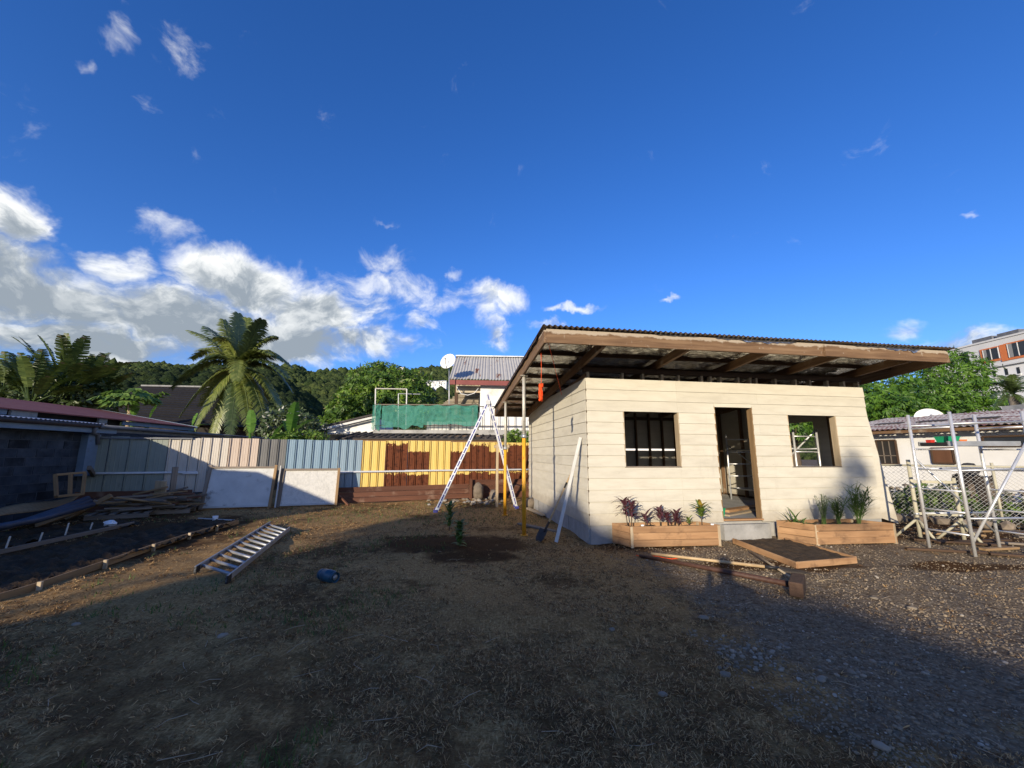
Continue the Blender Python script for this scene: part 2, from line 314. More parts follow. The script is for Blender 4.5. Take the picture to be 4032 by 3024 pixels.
class MB:
    def __init__(s): s.v = []; s.f = []
    def add(s, vs, fs):
        n = len(s.v); s.v += [tuple(p) for p in vs]; s.f += [tuple(i+n for i in f) for f in fs]; return s
    def box(s, lo, hi):
        x0, y0, z0 = lo; x1, y1, z1 = hi
        return s.add([(x0,y0,z0),(x1,y0,z0),(x1,y1,z0),(x0,y1,z0),(x0,y0,z1),(x1,y0,z1),(x1,y1,z1),(x0,y1,z1)],
              [(0,3,2,1),(4,5,6,7),(0,1,5,4),(1,2,6,5),(2,3,7,6),(3,0,4,7)])
    def hexa(s, p8):
        return s.add(p8, [(0,3,2,1),(4,5,6,7),(0,1,5,4),(1,2,6,5),(2,3,7,6),(3,0,4,7)])
    def beam(s, p0, p1, wd, ht, up=(0, 0, 1)):
        p0 = Vector(p0); p1 = Vector(p1); x = (p1-p0).normalized(); u = Vector(up)
        y = u.cross(x)
        if y.length < 1e-4: y = Vector((0, 1, 0)).cross(x)
        y.normalize(); z = x.cross(y)
        a = y*(wd/2); b = z*(ht/2)
        return s.hexa([p0-a-b, p1-a-b, p1+a-b, p0+a-b, p0-a+b, p1-a+b, p1+a+b, p0+a+b])
    def tube(s, pts, r, n=8, cap=True):
        pts = [Vector(p) for p in pts]; k = len(pts)
        rs = r if isinstance(r, (list, tuple)) else [r]*k
        base = len(s.v); pn = None
        for i, p in enumerate(pts):
            d = (pts[min(i+1, k-1)]-pts[max(i-1, 0)]).normalized()
            if pn is None:
                pn = d.orthogonal().normalized()
            else:
                pn = (pn - d*pn.dot(d)); pn = pn.normalized() if pn.length > 1e-6 else d.orthogonal().normalized()
            q = d.cross(pn)
            for j in range(n):
                a = 2*math.pi*j/n; s.v.append(tuple(p + (pn*math.cos(a)+q*math.sin(a))*rs[i]))
        for i in range(k-1):
            for j in range(n):
                j2 = (j+1) % n
                s.f.append((base+i*n+j, base+i*n+j2, base+(i+1)*n+j2, base+(i+1)*n+j))
        if cap:
            s.f.append(tuple(base+j for j in reversed(range(n)))); s.f.append(tuple(base+(k-1)*n+j for j in range(n)))
        return s
    def lathe(s, prof, n=20, mw=None):
        base = len(s.v); mw = mw or Matrix.Identity(4)
        for r_, z in prof:
            for j in range(n):
                a = 2*math.pi*j/n; s.v.append(tuple(mw @ Vector((r_*math.cos(a), r_*math.sin(a), z))))
        for i in range(len(prof)-1):
            for j in range(n):
                j2 = (j+1) % n; s.f.append((base+i*n+j, base+i*n+j2, base+(i+1)*n+j2, base+(i+1)*n+j))
        return s
    def prism(s, poly, ext):
        """poly: list of 3-D points (planar), ext: extrusion vector"""
        n = len(poly); e = Vector(ext); b = len(s.v)
        s.v += [tuple(Vector(p)) for p in poly] + [tuple(Vector(p)+e) for p in poly]
        s.f.append(tuple(b+i for i in reversed(range(n)))); s.f.append(tuple(b+n+i for i in range(n)))
        for i in range(n):
            j = (i+1) % n; s.f.append((b+i, b+j, b+n+j, b+n+i))
        return s
    def mesh(s, name, smooth=False):
        me = bpy.data.meshes.new(name); me.from_pydata(s.v, [], s.f)
        if smooth: me.polygons.foreach_set('use_smooth', [True]*len(me.polygons))
        me.update(); return me
    def build(s, name, mat, parent=None, smooth=False, org=None):
        """world-space verts; org: point the mesh is kept relative to"""
        o = Vector(org) if org is not None else (wloc_m(parent) if parent else Vector((0, 0, 0)))
        s.v = [(p[0]-o.x, p[1]-o.y, p[2]-o.z) for p in s.v]
        return link(name, s.mesh(name, smooth), mat, parent, Matrix.Translation(o))
    def thing(s, name, mat, label, cat, group=None, kind=None, smooth=False):
        xs = [p[0] for p in s.v]; ys = [p[1] for p in s.v]; zs = [p[2] for p in s.v]
        o = Vector(((min(xs)+max(xs))/2, (min(ys)+max(ys))/2, min(zs)))
        return meta(s.build(name, mat, None, smooth, o), label, cat, group, kind)
def piece(name, p0, p1, wd, ht, mat, parent=None, up=(0, 0, 1), jit=0.0):
    """a board: own mesh along local X so that the grain follows it. wd across, ht along 'up'"""
    p0 = Vector(p0); p1 = Vector(p1); L = (p1-p0).length
    x = (p1-p0)/L; y = Vector(up).cross(x)
    if y.length < 1e-4: y = Vector((0, 1, 0)).cross(x)
    y.normalize(); z = x.cross(y)
    c = min(0.004, wd*0.2, ht*0.2); a = wd/2; b = ht/2
    j = lambda: R.uniform(-jit, jit)
    prof = [(-a+c,-b),(a-c,-b),(a,-b+c),(a,b-c),(a-c,b),(-a+c,b),(-a,b-c),(-a,-b+c)]
    vs = []
    for k in range(2):
        oy, oz = j(), j()
        vs += [(L*k, q[0]+oy, q[1]+oz) for q in prof]
    fs = [tuple(range(7, -1, -1)), tuple(range(8, 16))] + [(i, (i+1) % 8, 8+(i+1) % 8, 8+i) for i in range(8)]
    me = bpy.data.meshes.new(name); me.from_pydata(vs, [], fs); me.update()
    mw = Matrix((x, y, z)).transposed().to_4x4(); mw.translation = p0
    return link(name, me, mat, parent, mw)
def fbm(p, s=1.0, o=4): return mnoise.fractal(Vector(p)*s, 1.0, 2.0, o)
# ================================================================== the house under construction
YAW = 0.160352546
FX = Vector((math.cos(YAW), math.sin(YAW), 0)); SDV = Vector((-math.sin(YAW), math.cos(YAW), 0))
KC = Vector((1.34858543, 7.25349098, 0)); WT = 2.876; HW = 5.997; HD = 5.148; FL = 0.31
def hs(a, b, z): return KC + FX*a + SDV*b + Vector((0, 0, z))
house = thing('house', hs(HW/2, HD/2, 0), 'small cream clapboard house under construction with deep open wooden eaves and empty window openings', 'house')

def hbox(name, a0, a1, b0, b1, z0, z1, mat, parent=house):
    return MB().hexa([hs(a0,b0,z0),hs(a1,b0,z0),hs(a1,b1,z0),hs(a0,b1,z0),hs(a0,b0,z1),hs(a1,b0,z1),hs(a1,b1,z1),hs(a0,b1,z1)]).build(name, mat, parent)
hbox('slab', 0.02, HW-0.02, 0.02, HD-0.02, -0.1, FL, 'concrete')
# concrete plinth blocks showing along the foot of the side and the front
for i in range(13):
    hbox('plinth_block', -0.006+R.uniform(-.003,.003), 0.02, 0.03+i*0.395, 0.03+i*0.395+0.388, -0.08, FL-0.02, 'concrete')
for i in range(15):
    if 2.45 < 0.02+i*0.398+0.2 < 3.5: continue
    hbox('plinth_block', 0.02+i*0.398, 0.02+i*0.398+0.391, -0.004+R.uniform(-.003,.003), 0.02, -0.08, FL-0.02, 'concrete')
hbox('door_step', 2.50, 3.45, -0.09, 0.0, -0.06, FL-0.06, 'concrete')
# clapboards: each one its own lapped board
front_wall = hbox('wall', 0.05, 2.50, 0.025, 0.10, FL+.002, FL+0.045, 'wood_dark'); side_wall = hbox('wall', 0.03, 0.11, 0.12, HD-.12, FL+.002, FL+0.045, 'wood_dark')
right_wall = hbox('wall', HW-0.11, HW-0.03, 0.12, HD-.12, FL+.002, FL+0.045, 'wood_dark'); back_wall = hbox('wall', 0.12, HW-.12, HD-0.11, HD-0.03, FL+.002, FL+0.045, 'wood_dark')
def clap(P, n, s0, s1, z0, z1, parent, mat='siding'):
    """P(s) -> point on the wall plane at z 0, n outward normal"""
    if s1-s0 < 0.02: return
    t0 = 0.003; t1 = 0.018; j = R.uniform(-.0015, .0015)
    A = P(s0+0.0012); B = P(s1-0.0012); up = lambda z: Vector((0, 0, z))
    z1 = z1+0.004; zb = z0+j
    p = [A+n*0.0+up(zb), B+up(zb), B+n*t1+up(zb), A+n*t1+up(zb), A+up(z1), B+up(z1), B+n*t0+up(z1), A+n*t0+up(z1)]
    MB().hexa(p).build('siding_board', mat, parent)
def wall(P, n, length, openings, joints, parent, skip=(), zbase=FL-0.03, ztop=None):
    for i in range(13):
        z1 = WT-0.2*i; z0 = max(zbase, WT-0.2*(i+1))
        if i in skip: continue
        segs = [(0.0, length)]
        cuts = []
        for (s0, s1, oz0, oz1) in openings:
            if oz0 < z1-0.03 and oz1 > z0+0.03: cuts.append((s0, s1))
        for (c0, c1) in cuts:
            ns = []
            for (u0, u1) in segs:
                if c1 <= u0 or c0 >= u1: ns.append((u0, u1)); continue
                if c0 > u0: ns.append((u0, c0))
                if c1 < u1: ns.append((c1, u1))
            segs = ns
        js = joints[i % len(joints)]
        for (u0, u1) in segs:
            pts = [u0]+[q for q in js if u0+0.1 < q < u1-0.1]+[u1]
            for q0, q1 in zip(pts, pts[1:]): clap(P, n, q0, q1, z0, z1, parent)
WIN1 = (0.71, 1.80, 1.285, 2.285); DOOR = (2.56, 3.36, FL-0.1, 2.40); WIN2 = (4.14, 5.235, 1.285, 2.285)
wall(lambda s: hs(s, 0, 0), -SDV, HW, [WIN1, DOOR, WIN2], [(1.79,), (1.79, 3.5), (1.79,)], front_wall)
wall(lambda s: hs(0, s, 0), -FX, HD, [], [(), (1.55,), (3.1,)], side_wall)
RWIN = (1.25, 2.45, 1.2, 2.3)
wall(lambda s: hs(HW, s, 0), FX, HD, [RWIN], [(2.6,), (3.4,)], right_wall)
wall(lambda s: hs(s, HD, 0), SDV, HW, [(1.0, 2.2, 1.2, 2.3)], [(2.8,), (3.6,)], back_wall, skip=(6,))
clap(lambda s: hs(s, HD, 0), SDV, 0.0, 1.0, 1.476, 1.676, back_wall); clap(lambda s: hs(s, HD, 0), SDV, 2.2, HW, 1.476, 1.612, back_wall)
# remainder of the raised row next to the door head / window heads
clap(lambda s: hs(s, 0, 0), -SDV, 2.56, 3.36, 2.40, 2.476, front_wall)
# a batten at the front corner, a sheet leaning on the right-hand wall
hbox('corner_batten', -0.004, 0.012, -0.006, 0.012, FL-0.02, WT-0.05, 'wood_dark', front_wall)
# studs and plates
def stud(a0, b0, z0, z1, parent, wa=0.045, wb=0.095, mat='wood_pale'):  # paler default wood stands in for sunlight on the front stud ends
    piece('stud', hs(a0, b0, z0), hs(a0, b0, z1), wb, wa, mat, parent, up=FX)
for a0 in [0.06,0.74,1.15,1.54,1.88,2.37,2.56,2.77,3.16,3.42,3.56,3.99,4.45,4.78,5.2,5.59,5.93]:
    inwin = any(o[0]+0.01 < a0 < o[1]-0.01 for o in (WIN1, WIN2)); indoor = DOOR[0]+0.01 < a0 < DOOR[1]-0.01
    if inwin: stud(a0, 0.06, FL, 1.28, front_wall); stud(a0, 0.06, 2.29, 3.0, front_wall)
    elif indoor: stud(a0, 0.06, 2.42, 3.0, front_wall)
    else: stud(a0, 0.06, FL, 3.0, front_wall)
for i in range(11): stud(0.07, 0.3+i*0.46, FL, 2.9, side_wall, 0.095, 0.045, 'wood_brown')
for i in range(11):
    b0 = 0.3+i*0.46
    if RWIN[0] < b0 < RWIN[1]: stud(HW-0.07, b0, FL, 1.2, right_wall, 0.095, 0.045, 'wood_brown')
    elif i % 2: stud(HW-0.07, b0, FL, 2.9, right_wall, 0.095, 0.045, 'wood_brown')
for i in range(13): stud(0.3+i*0.45, HD-0.06, FL, 2.8, back_wall, mat='wood_brown')
# frames (jambs) of the openings
def jamb(nm, o, parent=house):
    f = thing(nm, hs((o[0]+o[1])/2, 0.05, o[2]), None, None); f.parent = parent; f.location = f.location-Vector(parent.location)
    for a0 in (o[0]-0.0, o[1]+0.0):
        piece('jamb', hs(a0, 0.055, max(o[2], FL)), hs(a0, 0.055, o[3]), 0.135, 0.022, 'wood_pale' if nm == 'window_frame' else 'wood_edge', f, up=FX)
    piece('head', hs(o[0]-0.01, 0.055, o[3]+0.012), hs(o[1]+0.01, 0.055, o[3]+0.012), 0.135, 0.022, 'wood_grey', f)
    if nm == 'window_frame': piece('sill', hs(o[0]-0.01, 0.055, o[2]-0.012), hs(o[1]+0.01, 0.055, o[2]-0.012), 0.135, 0.022, 'wood_grey', f)
    else: piece('threshold', hs(o[0], 0.01, FL+0.012), hs(o[1], 0.01, FL+0.012), 0.12, 0.03, 'wood_new', f)
jamb('window_frame', WIN1); jamb('door_frame', DOOR); jamb('window_frame', WIN2)
hbox('interior_floor', 0.1, HW-0.1, 0.1, HD-0.1, FL, FL+0.006, 'concrete')

# ---- roof carpentry
RB0 = -1.06; RB1 = 5.36; RA0 = -1.0; RA1 = 6.64; RS = 0.0875
def rz(b): return 3.44-RS*(b-RB0)
roof = thing('roof', hs(HW/2, HD/2, 3.2), None, None); roof.parent = house; roof.location = hs(HW/2, HD/2, 3.2)-Vector(house.location)
def fascia(nm, p0, p1, h, th, mat='fascia_wood'): return piece(nm, p0, p1, th, h, mat, roof)
m, t_, b_ = newmat('fascia_wood')
gN = t_.node('ShaderNodeNewGeometry'); pN = gN.outputs['Position']; oN = t_.node('ShaderNodeTexCoord').outputs['Object']
gr = t_.noise(t_.vec('MULTIPLY', oN, (.6, 9, 9)), 2.4, 5.0, .6); zN = t_.sep(pN)[2]
cN = t_.ramp(gr, [(.3,(.115,.062,.030)),(.5,(.175,.10,.050)),(.7,(.25,.155,.083))])
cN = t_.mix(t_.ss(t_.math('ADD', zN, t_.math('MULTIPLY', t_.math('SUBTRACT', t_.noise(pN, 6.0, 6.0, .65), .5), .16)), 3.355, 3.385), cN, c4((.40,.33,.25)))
cN = t_.mix(t_.ss(t_.noise(pN, 9.0, 6.0, .7), .62, .70, 0, .7), cN, c4((.42,.36,.28)))
t_.put(b_.inputs['Base Color'], cN); b_.inputs['Roughness'].default_value = .8
bN = t_.node('ShaderNodeBump'); bN.inputs['Strength'].default_value = .4; bN.inputs['Distance'].default_value = .006; t_.put(bN.inputs['Height'], gr); t_.l.new(bN.outputs[0], b_.inputs['Normal'])
fz = 3.44-0.125
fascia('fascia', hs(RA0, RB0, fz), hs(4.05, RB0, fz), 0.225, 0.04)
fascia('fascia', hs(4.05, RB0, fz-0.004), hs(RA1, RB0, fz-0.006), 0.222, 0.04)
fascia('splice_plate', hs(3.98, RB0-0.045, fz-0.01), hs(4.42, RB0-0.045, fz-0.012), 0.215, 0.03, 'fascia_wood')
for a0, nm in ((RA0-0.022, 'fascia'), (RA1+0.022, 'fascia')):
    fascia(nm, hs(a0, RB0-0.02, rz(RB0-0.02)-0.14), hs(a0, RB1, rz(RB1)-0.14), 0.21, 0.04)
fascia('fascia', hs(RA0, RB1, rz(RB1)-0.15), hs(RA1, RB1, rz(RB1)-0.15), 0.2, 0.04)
PURL = [-0.86+i*0.76 for i in range(9)]
for b in PURL:
    if b < RB1: piece('purlin', hs(RA0+0.02, b, rz(b)-0.062), hs(RA1-0.02, b, rz(b)-0.062), 0.05, 0.075, 'wood_dark', roof)
for a0 in (-0.04, 1.43, 2.90, 4.32, 5.86):
    piece('rafter', hs(a0, RB0+0.03, rz(RB0+0.03)-0.172), hs(a0, RB1-0.05, rz(RB1-0.05)-0.172), 0.065, 0.145, 'wood_brown', roof)
piece('wall_plate', hs(-0.02, 0.06, 3.045), hs(HW+0.02, 0.06, 3.045), 0.09, 0.09, 'wood_dark', roof)
piece('wall_plate', hs(0.06, 0.05, 2.93), hs(0.06, HD, 2.58), 0.09, 0.1, 'wood_brown', roof)
piece('wall_plate', hs(0.06, HD-0.06, 2.62), hs(HW, HD-0.06, 2.62), 0.09, 0.09, 'wood_dark', roof)
# corrugated sheets: cut edge shows along the front
def corr(nm, P, U, V, Nn, width, length, pitch, amp, mat, parent, off=0.0, rows=1, step=8):
    n = max(2, int(width/pitch*step)); mb = MB()
    for k in range(rows+1):
        for i in range(n+1):
            s = width*i/n; mb.v.append(tuple(P+U*s+V*(length*k/rows)+Nn*(amp*math.sin(2*math.pi*(s+off)/pitch))))
    for k in range(rows):
        for i in range(n):
            a = k*(n+1)+i; mb.f.append((a, a+1, a+n+2, a+n+1))
    return mb.build(nm, mat, parent, smooth=True)
Vr = (SDV+Vector((0, 0, -RS))).normalized(); Nr = FX.cross(Vr).normalized()
Lr = (RB1+0.05-(RB0-0.09))*math.sqrt(1+RS*RS); nsheet = 9; sw = (RA1-RA0+0.16)/nsheet
for i in range(nsheet):
    P = hs(RA0-0.08+sw*i, RB0-0.09-R.uniform(0, .025), rz(RB0-0.09)+0.012+(i % 2)*0.004)
    corr('roofing_sheet', P, FX, Vr, Nr, sw+0.03, Lr, 0.088, 0.0125, 'roof_sheet', roof, off=i*sw, step=6)
# crinkled foil under the sheets, lapping over the front fascia here and there
mb = MB(); NA, NB = 200, 150
for j in range(NB+1):
    for i in range(NA+1):
        a = RA0+0.01+(RA1-RA0-0.02)*i/NA; b = RB0+0.01+(RB1-RB0-0.02)*j/NB
        near = min(abs(b-q) for q in PURL); sag = 0.010*min(1, near/0.3)
        z = rz(b)-0.012-sag-0.045*abs(fbm((a*1.6+b*.7, b*3.5-a*.8, 0), 1.6, 4))-0.02*abs(fbm((a*4, b*4, 3), 1.5, 3))
        mb.v.append(tuple(hs(a, b, z)))
for j in range(NB):
    for i in range(NA):
        k = j*(NA+1)+i; mb.f.append((k, k+1, k+NA+2, k+NA+1))
mb.build('foil_insulation', 'foil', roof, smooth=True)
for a0, a1, d in [(1.9,2.35,.03),(2.30,3.45,.06),(4.6,5.35,.03),(5.25,6.05,.075),(0.8,1.6,.02)]:
    mb = MB(); n = 24
    for i in range(n+1):
        a = a0+(a1-a0)*i/n; dd = d*(0.6+0.8*abs(fbm((a*5, 3, 1), 1.0, 3)))*min(1, 6*min(i, n-i)/n+0.25)
        zt = 3.445
        for q, (bo, z) in enumerate([(0.01, zt), (-0.028, zt-0.008), (-0.036, zt-dd-0.012)]):
            mb.v.append(tuple(hs(a, RB0+bo-0.004*abs(fbm((a*9, q, 4), 1.0, 2)), z)))
    for i in range(n):
        for q in range(2):
            k = i*3+q; mb.f.append((k, k+3, k+4, k+1))
    mb.build('foil_flap', 'foil_edge', roof, smooth=True)
# underlay hanging along the sagging left edge
mb = MB(); n = 50
for i in range(n+1):
    b = RB0+0.3+(RB1-RB0-0.3)*i/n
    dd = 0.05+0.05*abs(fbm((b*2.5, 1, 7), 1.0, 3))
    for q, (ao, z) in enumerate([(0.0, 0.0), (-0.05, -0.01), (-0.056, -dd)]): mb.v.append(tuple(hs(RA0-0.03+ao, b, rz(b)+z)))
for i in range(n):
    for q in range(2):
        k = i*3+q; mb.f.append((k, k+1, k+4, k+3))
mb.build('underlay_edge', 'wood_dark', roof, smooth=True)

# white sheet of board leaning flat on the right-hand wall
MB().hexa([hs(HW+0.02,0.05,FL-.02),hs(HW+0.45,0.05,0.15),hs(HW+0.45,0.9,0.15),hs(HW+0.02,0.9,FL-.02),hs(HW+0.03,0.05,2.45),hs(HW+0.05,0.05,2.45),hs(HW+0.05,0.9,2.45),hs(HW+0.03,0.9,2.45)]
  ).thing('leaning_board_sheet', 'siding', 'cream sheet of board leaning against the right-hand end of the house', 'board')

# ---- steel props under the left roof edge
def prop(px, py, label, ztop):
    p = G(px, py); p = hs(RA0, (p-KC).dot(SDV), 0); p += FX*0.0
    zt = rz((p-KC).dot(SDV))-0.255
    t = thing('steel_prop', p, label, 'prop', 'yellow steel props holding up the roof edge')
    MB().tube([p+Vector((0,0,0.008)), p+Vector((0,0,ztop))], 0.036, 14).build('outer_tube', 'prop_yellow', t, True)
    for k in range(4):
        d = Vector((math.cos(k*1.571+.5), math.sin(k*1.571+.5), 0))*0.034
        MB().tube([p+d+Vector((0,0,0.01)), p+d+Vector((0,0,ztop-0.02))], 0.009, 6).build('rib', 'prop_yellow', t, True)
    MB().tube([p+Vector((0,0,ztop-.02)), p+Vector((0,0,ztop+.05))], 0.05, 12).build('collar', 'galv', t, True)
    MB().tube([p+Vector((-.09,0,ztop+.02)), p+Vector((.09,.01,ztop+.01))], 0.008, 6).build('collar_handle', 'galv', t, True)
    MB().tube([p+Vector((0,0,ztop)), p+Vector((0,0,zt))], 0.028, 14).build('inner_tube', 'prop_metal', t, True)
    for k in range(4):
        d = Vector((math.cos(k*1.571+.2), math.sin(k*1.571+.2), 0))*0.027
        MB().tube([p+d+Vector((0,0,ztop+.05)), p+d+Vector((0,0,zt-.01))], 0.007, 6).build('rib', 'prop_metal', t, True)
    MB().box((p.x-.075,p.y-.075,zt),(p.x+.075,p.y+.075,zt+.008)).build('head_plate', 'prop_metal', t)
    MB().box((p.x-.07,p.y-.07,0.0),(p.x+.07,p.y+.07,.01)).build('base_plate', 'prop_yellow', t)
prop(2068, 2108, 'thicker-looking yellow steel prop beside the shovel, under the roof edge', 1.82)
prop(1984.5, 2029, 'yellow steel prop beside the tall folding ladder, under the roof edge', 1.62)
pn = hs(RA0, 4.9, 0)
t = thing('timber_prop', pn, 'pale timber post with a short cross arm behind the yellow props', 'post')
piece('post', pn, pn+Vector((0,0,1.78)), 0.07, 0.07, 'wood_pale', t, up=FX)
piece('cross_arm', pn+Vector((-.1,0,1.7)), pn+Vector((.35,.05,1.72)), 0.04, 0.09, 'wood_pale', t)

# ---- orange cords from the roof corner
top = hs(RA0+0.02, -0.62, rz(-0.62)-0.24)
bt = PLN(2131, 1512, top, SDV); bb = PLN(2128, 1580, top, SDV)
t = thing('cord_hank', bb, 'orange cord wound into a hank hanging from the roof corner', 'cord')
MB().tube([top, bt+(top-bt)*0.5+Vector((.004,0,0)), bt], 0.004, 5).build('hanging_line', 'rope_orange', t)
mb = MB()
for k in range(16):
    pts = []; ph = R.uniform(0, 6.28); rr = R.uniform(.012, .034)
    L = (bt-bb).length; e = R.uniform(-.015, .03)
    for q in range(13):
        s = q/12; ang = ph+s*R.uniform(5, 7)
        pts.append(bt+(bb-bt)*(s*(1+e)-.02)+FX*(rr*math.cos(ang))+SDV*(rr*math.sin(ang)))
    mb.tube(pts, 0.0065, 5)
mb.build('coil', 'rope_orange', t, True)
mb = MB()
for k in range(4):
    z = bt+(bb-bt)*(0.12+0.02*k); mb.tube([z+FX*(0.036*math.cos(q))+SDV*(0.036*math.sin(q)) for q in [i*0.7 for i in range(10)]], 0.006, 5)
mb.build('wrap', 'rope_orange', t, True)
e1 = PLN(2212, 1555, hs(-0.02, 0, 0), FX); s1 = hs(RA0+0.03, RB0+0.02, 3.25)
e2 = G(2335, 2100)
MB().tube([s1, e1], 0.0045, 5).thing('orange_string', 'rope_orange', 'thin orange string stretched from the roof corner to the side wall', 'string')

# ---- aluminium towers
def tower(pA, pB, pC, pD, h, rungs, label, group, plat=None, diag=True, rail=None):
    t = thing('scaffold_tower', (pA+pB+pC+pD)/4, label, 'scaffold', group)
    up = Vector((0, 0, 1))
    for p in (pA, pB, pC, pD):
        MB().tube([p, p+up*h], 0.0225, 12).build('upright', 'aluminium', t, True)
    for (p, q) in ((pA, pB), (pC, pD)):
        for z in rungs: MB().tube([p+up*z, q+up*z], 0.014, 8).build('rung', 'aluminium', t, True)
    for (p, q) in ((pA, pC), (pB, pD)):
        for z in (rail or (0.35, h*0.55)): MB().tube([p+up*z, q+up*(z+.03)], 0.018, 8).build('rail', 'galv', t, True)
    if diag:
        MB().tube([pB+up*0.2, pD+up*1.75], 0.019, 8).build('diagonal_brace', 'aluminium', t, True)
        MB().tube([pC+up*0.25, pA+up*1.45], 0.015, 8).build('diagonal_brace', 'galv', t, True)
    return t
A = G(3660, 2158); B = G(3831, 2190); B = A+(B-A).normalized()*0.57; Cc = G(3905, 2165); Cc = A+(Cc-A).normalized()*1.02; Dd = Cc+(B-A)
SH = 2.19
tower(A, B, Cc, Dd, SH, [0.3, 0.63, 0.95, 1.27, 1.6, 1.95], 'bare aluminium scaffold tower on the gravel beside the house, carrying tool boxes', 'aluminium scaffold towers', rail=(0.55, 1.27, 2.0))
pz = 1.66
AB0 = A.lerp(B, 0.15)+Vector((0,0,pz)); AB1 = Cc.lerp(Dd, 0.15)+Vector((0,0,pz)); dAB = (B-A)*0.7
t = thing('scaffold_deck', AB0, 'dark grey platform deck laid across the scaffold tower', 'platform')
MB().hexa([AB0, AB1, AB1+dAB, AB0+dAB, AB0+Vector((0,0,.05)), AB1+Vector((0,0,.05)), AB1+dAB+Vector((0,0,.05)), AB0+dAB+Vector((0,0,.05))]).build('deck_board', 'black_plastic', t)
MB().beam(AB0+dAB*.02+Vector((0,0,.03)), AB1+dAB*.02+Vector((0,0,.03)), .03, .075).build('deck_edge', 'alu_old', t)
MB().beam(AB0+dAB*.98+Vector((0,0,.03)), AB1+dAB*.98+Vector((0,0,.03)), .03, .075).build('deck_edge', 'alu_old', t)
bx = AB0.lerp(AB1, 0.22)+dAB*0.5+Vector((0,0,.052)); dd = (AB1-AB0).normalized(); de = dAB.normalized()
def tub(name, c, l, wd, h, mat, label, cat, taper=0.82):
    mb = MB(); t = 0.006
    def ring(k, z, ins=0): return [c+dd*(sx*(l/2*k-ins))+de*(sy*(wd/2*k-ins))+Vector((0,0,z)) for sx, sy in ((-1,-1),(1,-1),(1,1),(-1,1))]
    r = [ring(taper, 0), ring(1, h), ring(1.05, h), ring(1.05, h+.012), ring(1, h+.012, t), ring(taper, t, t)]
    b = 0
    for q in r: mb.v += [tuple(v) for v in q]
    mb.f.append((3, 2, 1, 0))
    for k in range(5):
        for j in range(4): mb.f.append((k*4+j, k*4+(j+1) % 4, (k+1)*4+(j+1) % 4, (k+1)*4+j))
    mb.f.append((20, 21, 22, 23))
    return mb.thing(name, mat, label, cat)
tub('plastic_tub', bx, 0.19, 0.17, 0.085, 'green_plastic', 'shallow green plastic tub on the scaffold deck', 'tub')
tub('tool_case', bx-dd*0.10-de*0.14, 0.06, 0.07, 0.035, 'red_plastic', 'small red box beside the green tub on the scaffold', 'box', 0.95)
tub('orange_box', bx+dd*0.19, 0.10, 0.08, 0.035, 'orange_plastic', 'orange tool case lying flat on the scaffold deck', 'box', 0.96)
I1, I2, I3, I4 = hs(5.15, 3.15, FL), hs(5.75, 3.0, FL), hs(5.15, 0.95, FL), hs(5.75, 0.95, FL)
tower(I1, I2, I3, I4, 1.75, [0.3, 0.62, 0.94, 1.26, 1.6], 'aluminium scaffold tower standing inside the house, seen through the doorway', 'aluminium scaffold towers', rail=(0.3, 1.3), diag=True)
dd = FX; de = SDV
tub('bucket', hs(2.74, 0.42, FL+0.008), 0.24, 0.2, 0.15, 'green_plastic', 'green plastic bucket on the floor just inside the doorway', 'bucket')
piece('floor_plank', hs(2.95, 0.45, FL+0.02), hs(4.2, 1.1, FL+0.02), 0.16, 0.03, 'wood_pale')
meta(bpy.data.objects['floor_plank'], 'pale plank lying on the house floor inside the doorway', 'plank')
piece('floor_plank', hs(3.3, 0.95, FL+0.03), hs(4.9, 1.7, FL+0.03), 0.2, 0.05, 'wood_new')
meta(bpy.data.objects['floor_plank.001'], 'thick orange-brown plank on the house floor behind the pale one', 'plank')
# ================================================================== the yard: fence, panels, ladders, tools, planters
UP = Vector((0, 0, 1))
def corrmat(name, base, base2, rust=None, lo=None, hi=None, lo2=None, topflake=False, grime=(0.2,0.17,0.14), gam=0.12):
    """painted steel sheet; rust where the paint is gone, between world heights"""
    m, t, b = newmat(name)
    tcn = t.node('ShaderNodeTexCoord'); g = t.node('ShaderNodeNewGeometry'); pos = g.outputs['Position']
    px, py, pz = t.sep(pos)[:3]
    st = t.vec('MULTIPLY', pos, (1.0, 1.0, 0.25))
    col = t.mix(t.noise(st, 9.0, 4.0), c4(base), c4(base2))
    col = t.mix(t.ss(t.noise(t.vec('MULTIPLY', pos, (2.0, 2.0, 0.35)), 7.0, 6.0, 0.7), 0.56, 0.80, 0.0, gam*3), col, c4(grime))
    if rust is not None:
        nz = t.noise(pos, 11.0, 6.0, 0.65); nzf = t.noise(pos, 3.0, 4.0, 0.6)
        zz = t.math('ADD', pz, t.math('MULTIPLY', t.math('SUBTRACT', nz, 0.5), 0.24 if not topflake else 0.5))
        f = t.ss(zz, hi-0.006, hi+0.006, 1.0, 0.0)
        if lo is not None: 
            band = t.math('MULTIPLY', t.ss(zz, lo2, lo2+0.012, 0.0, 1.0), t.ss(zz, lo, lo+0.012, 1.0, 0.0))
            f = t.math('SUBTRACT', f, band, clamp=True)
        rc = t.mix(nzf, c4(rust), c4((rust[0]*1.7, rust[1]*1.6, rust[2]*1.4)))
        rc = t.mix(t.ss(nz, 0.50, 0.66), rc, c4((rust[0]*0.55, rust[1]*0.5, rust[2]*0.5)))
        col = t.mix(f, col, rc)
        t.put(b.inputs['Roughness'], t.ss(f, 0, 1, 0.45, 0.85))
    else: b.inputs['Roughness'].default_value = 0.5
    b.inputs['Specular IOR Level'].default_value = 0.35
    t.put(b.inputs['Base Color'], col)
    return m
RU = (0.10, 0.030, 0.012)
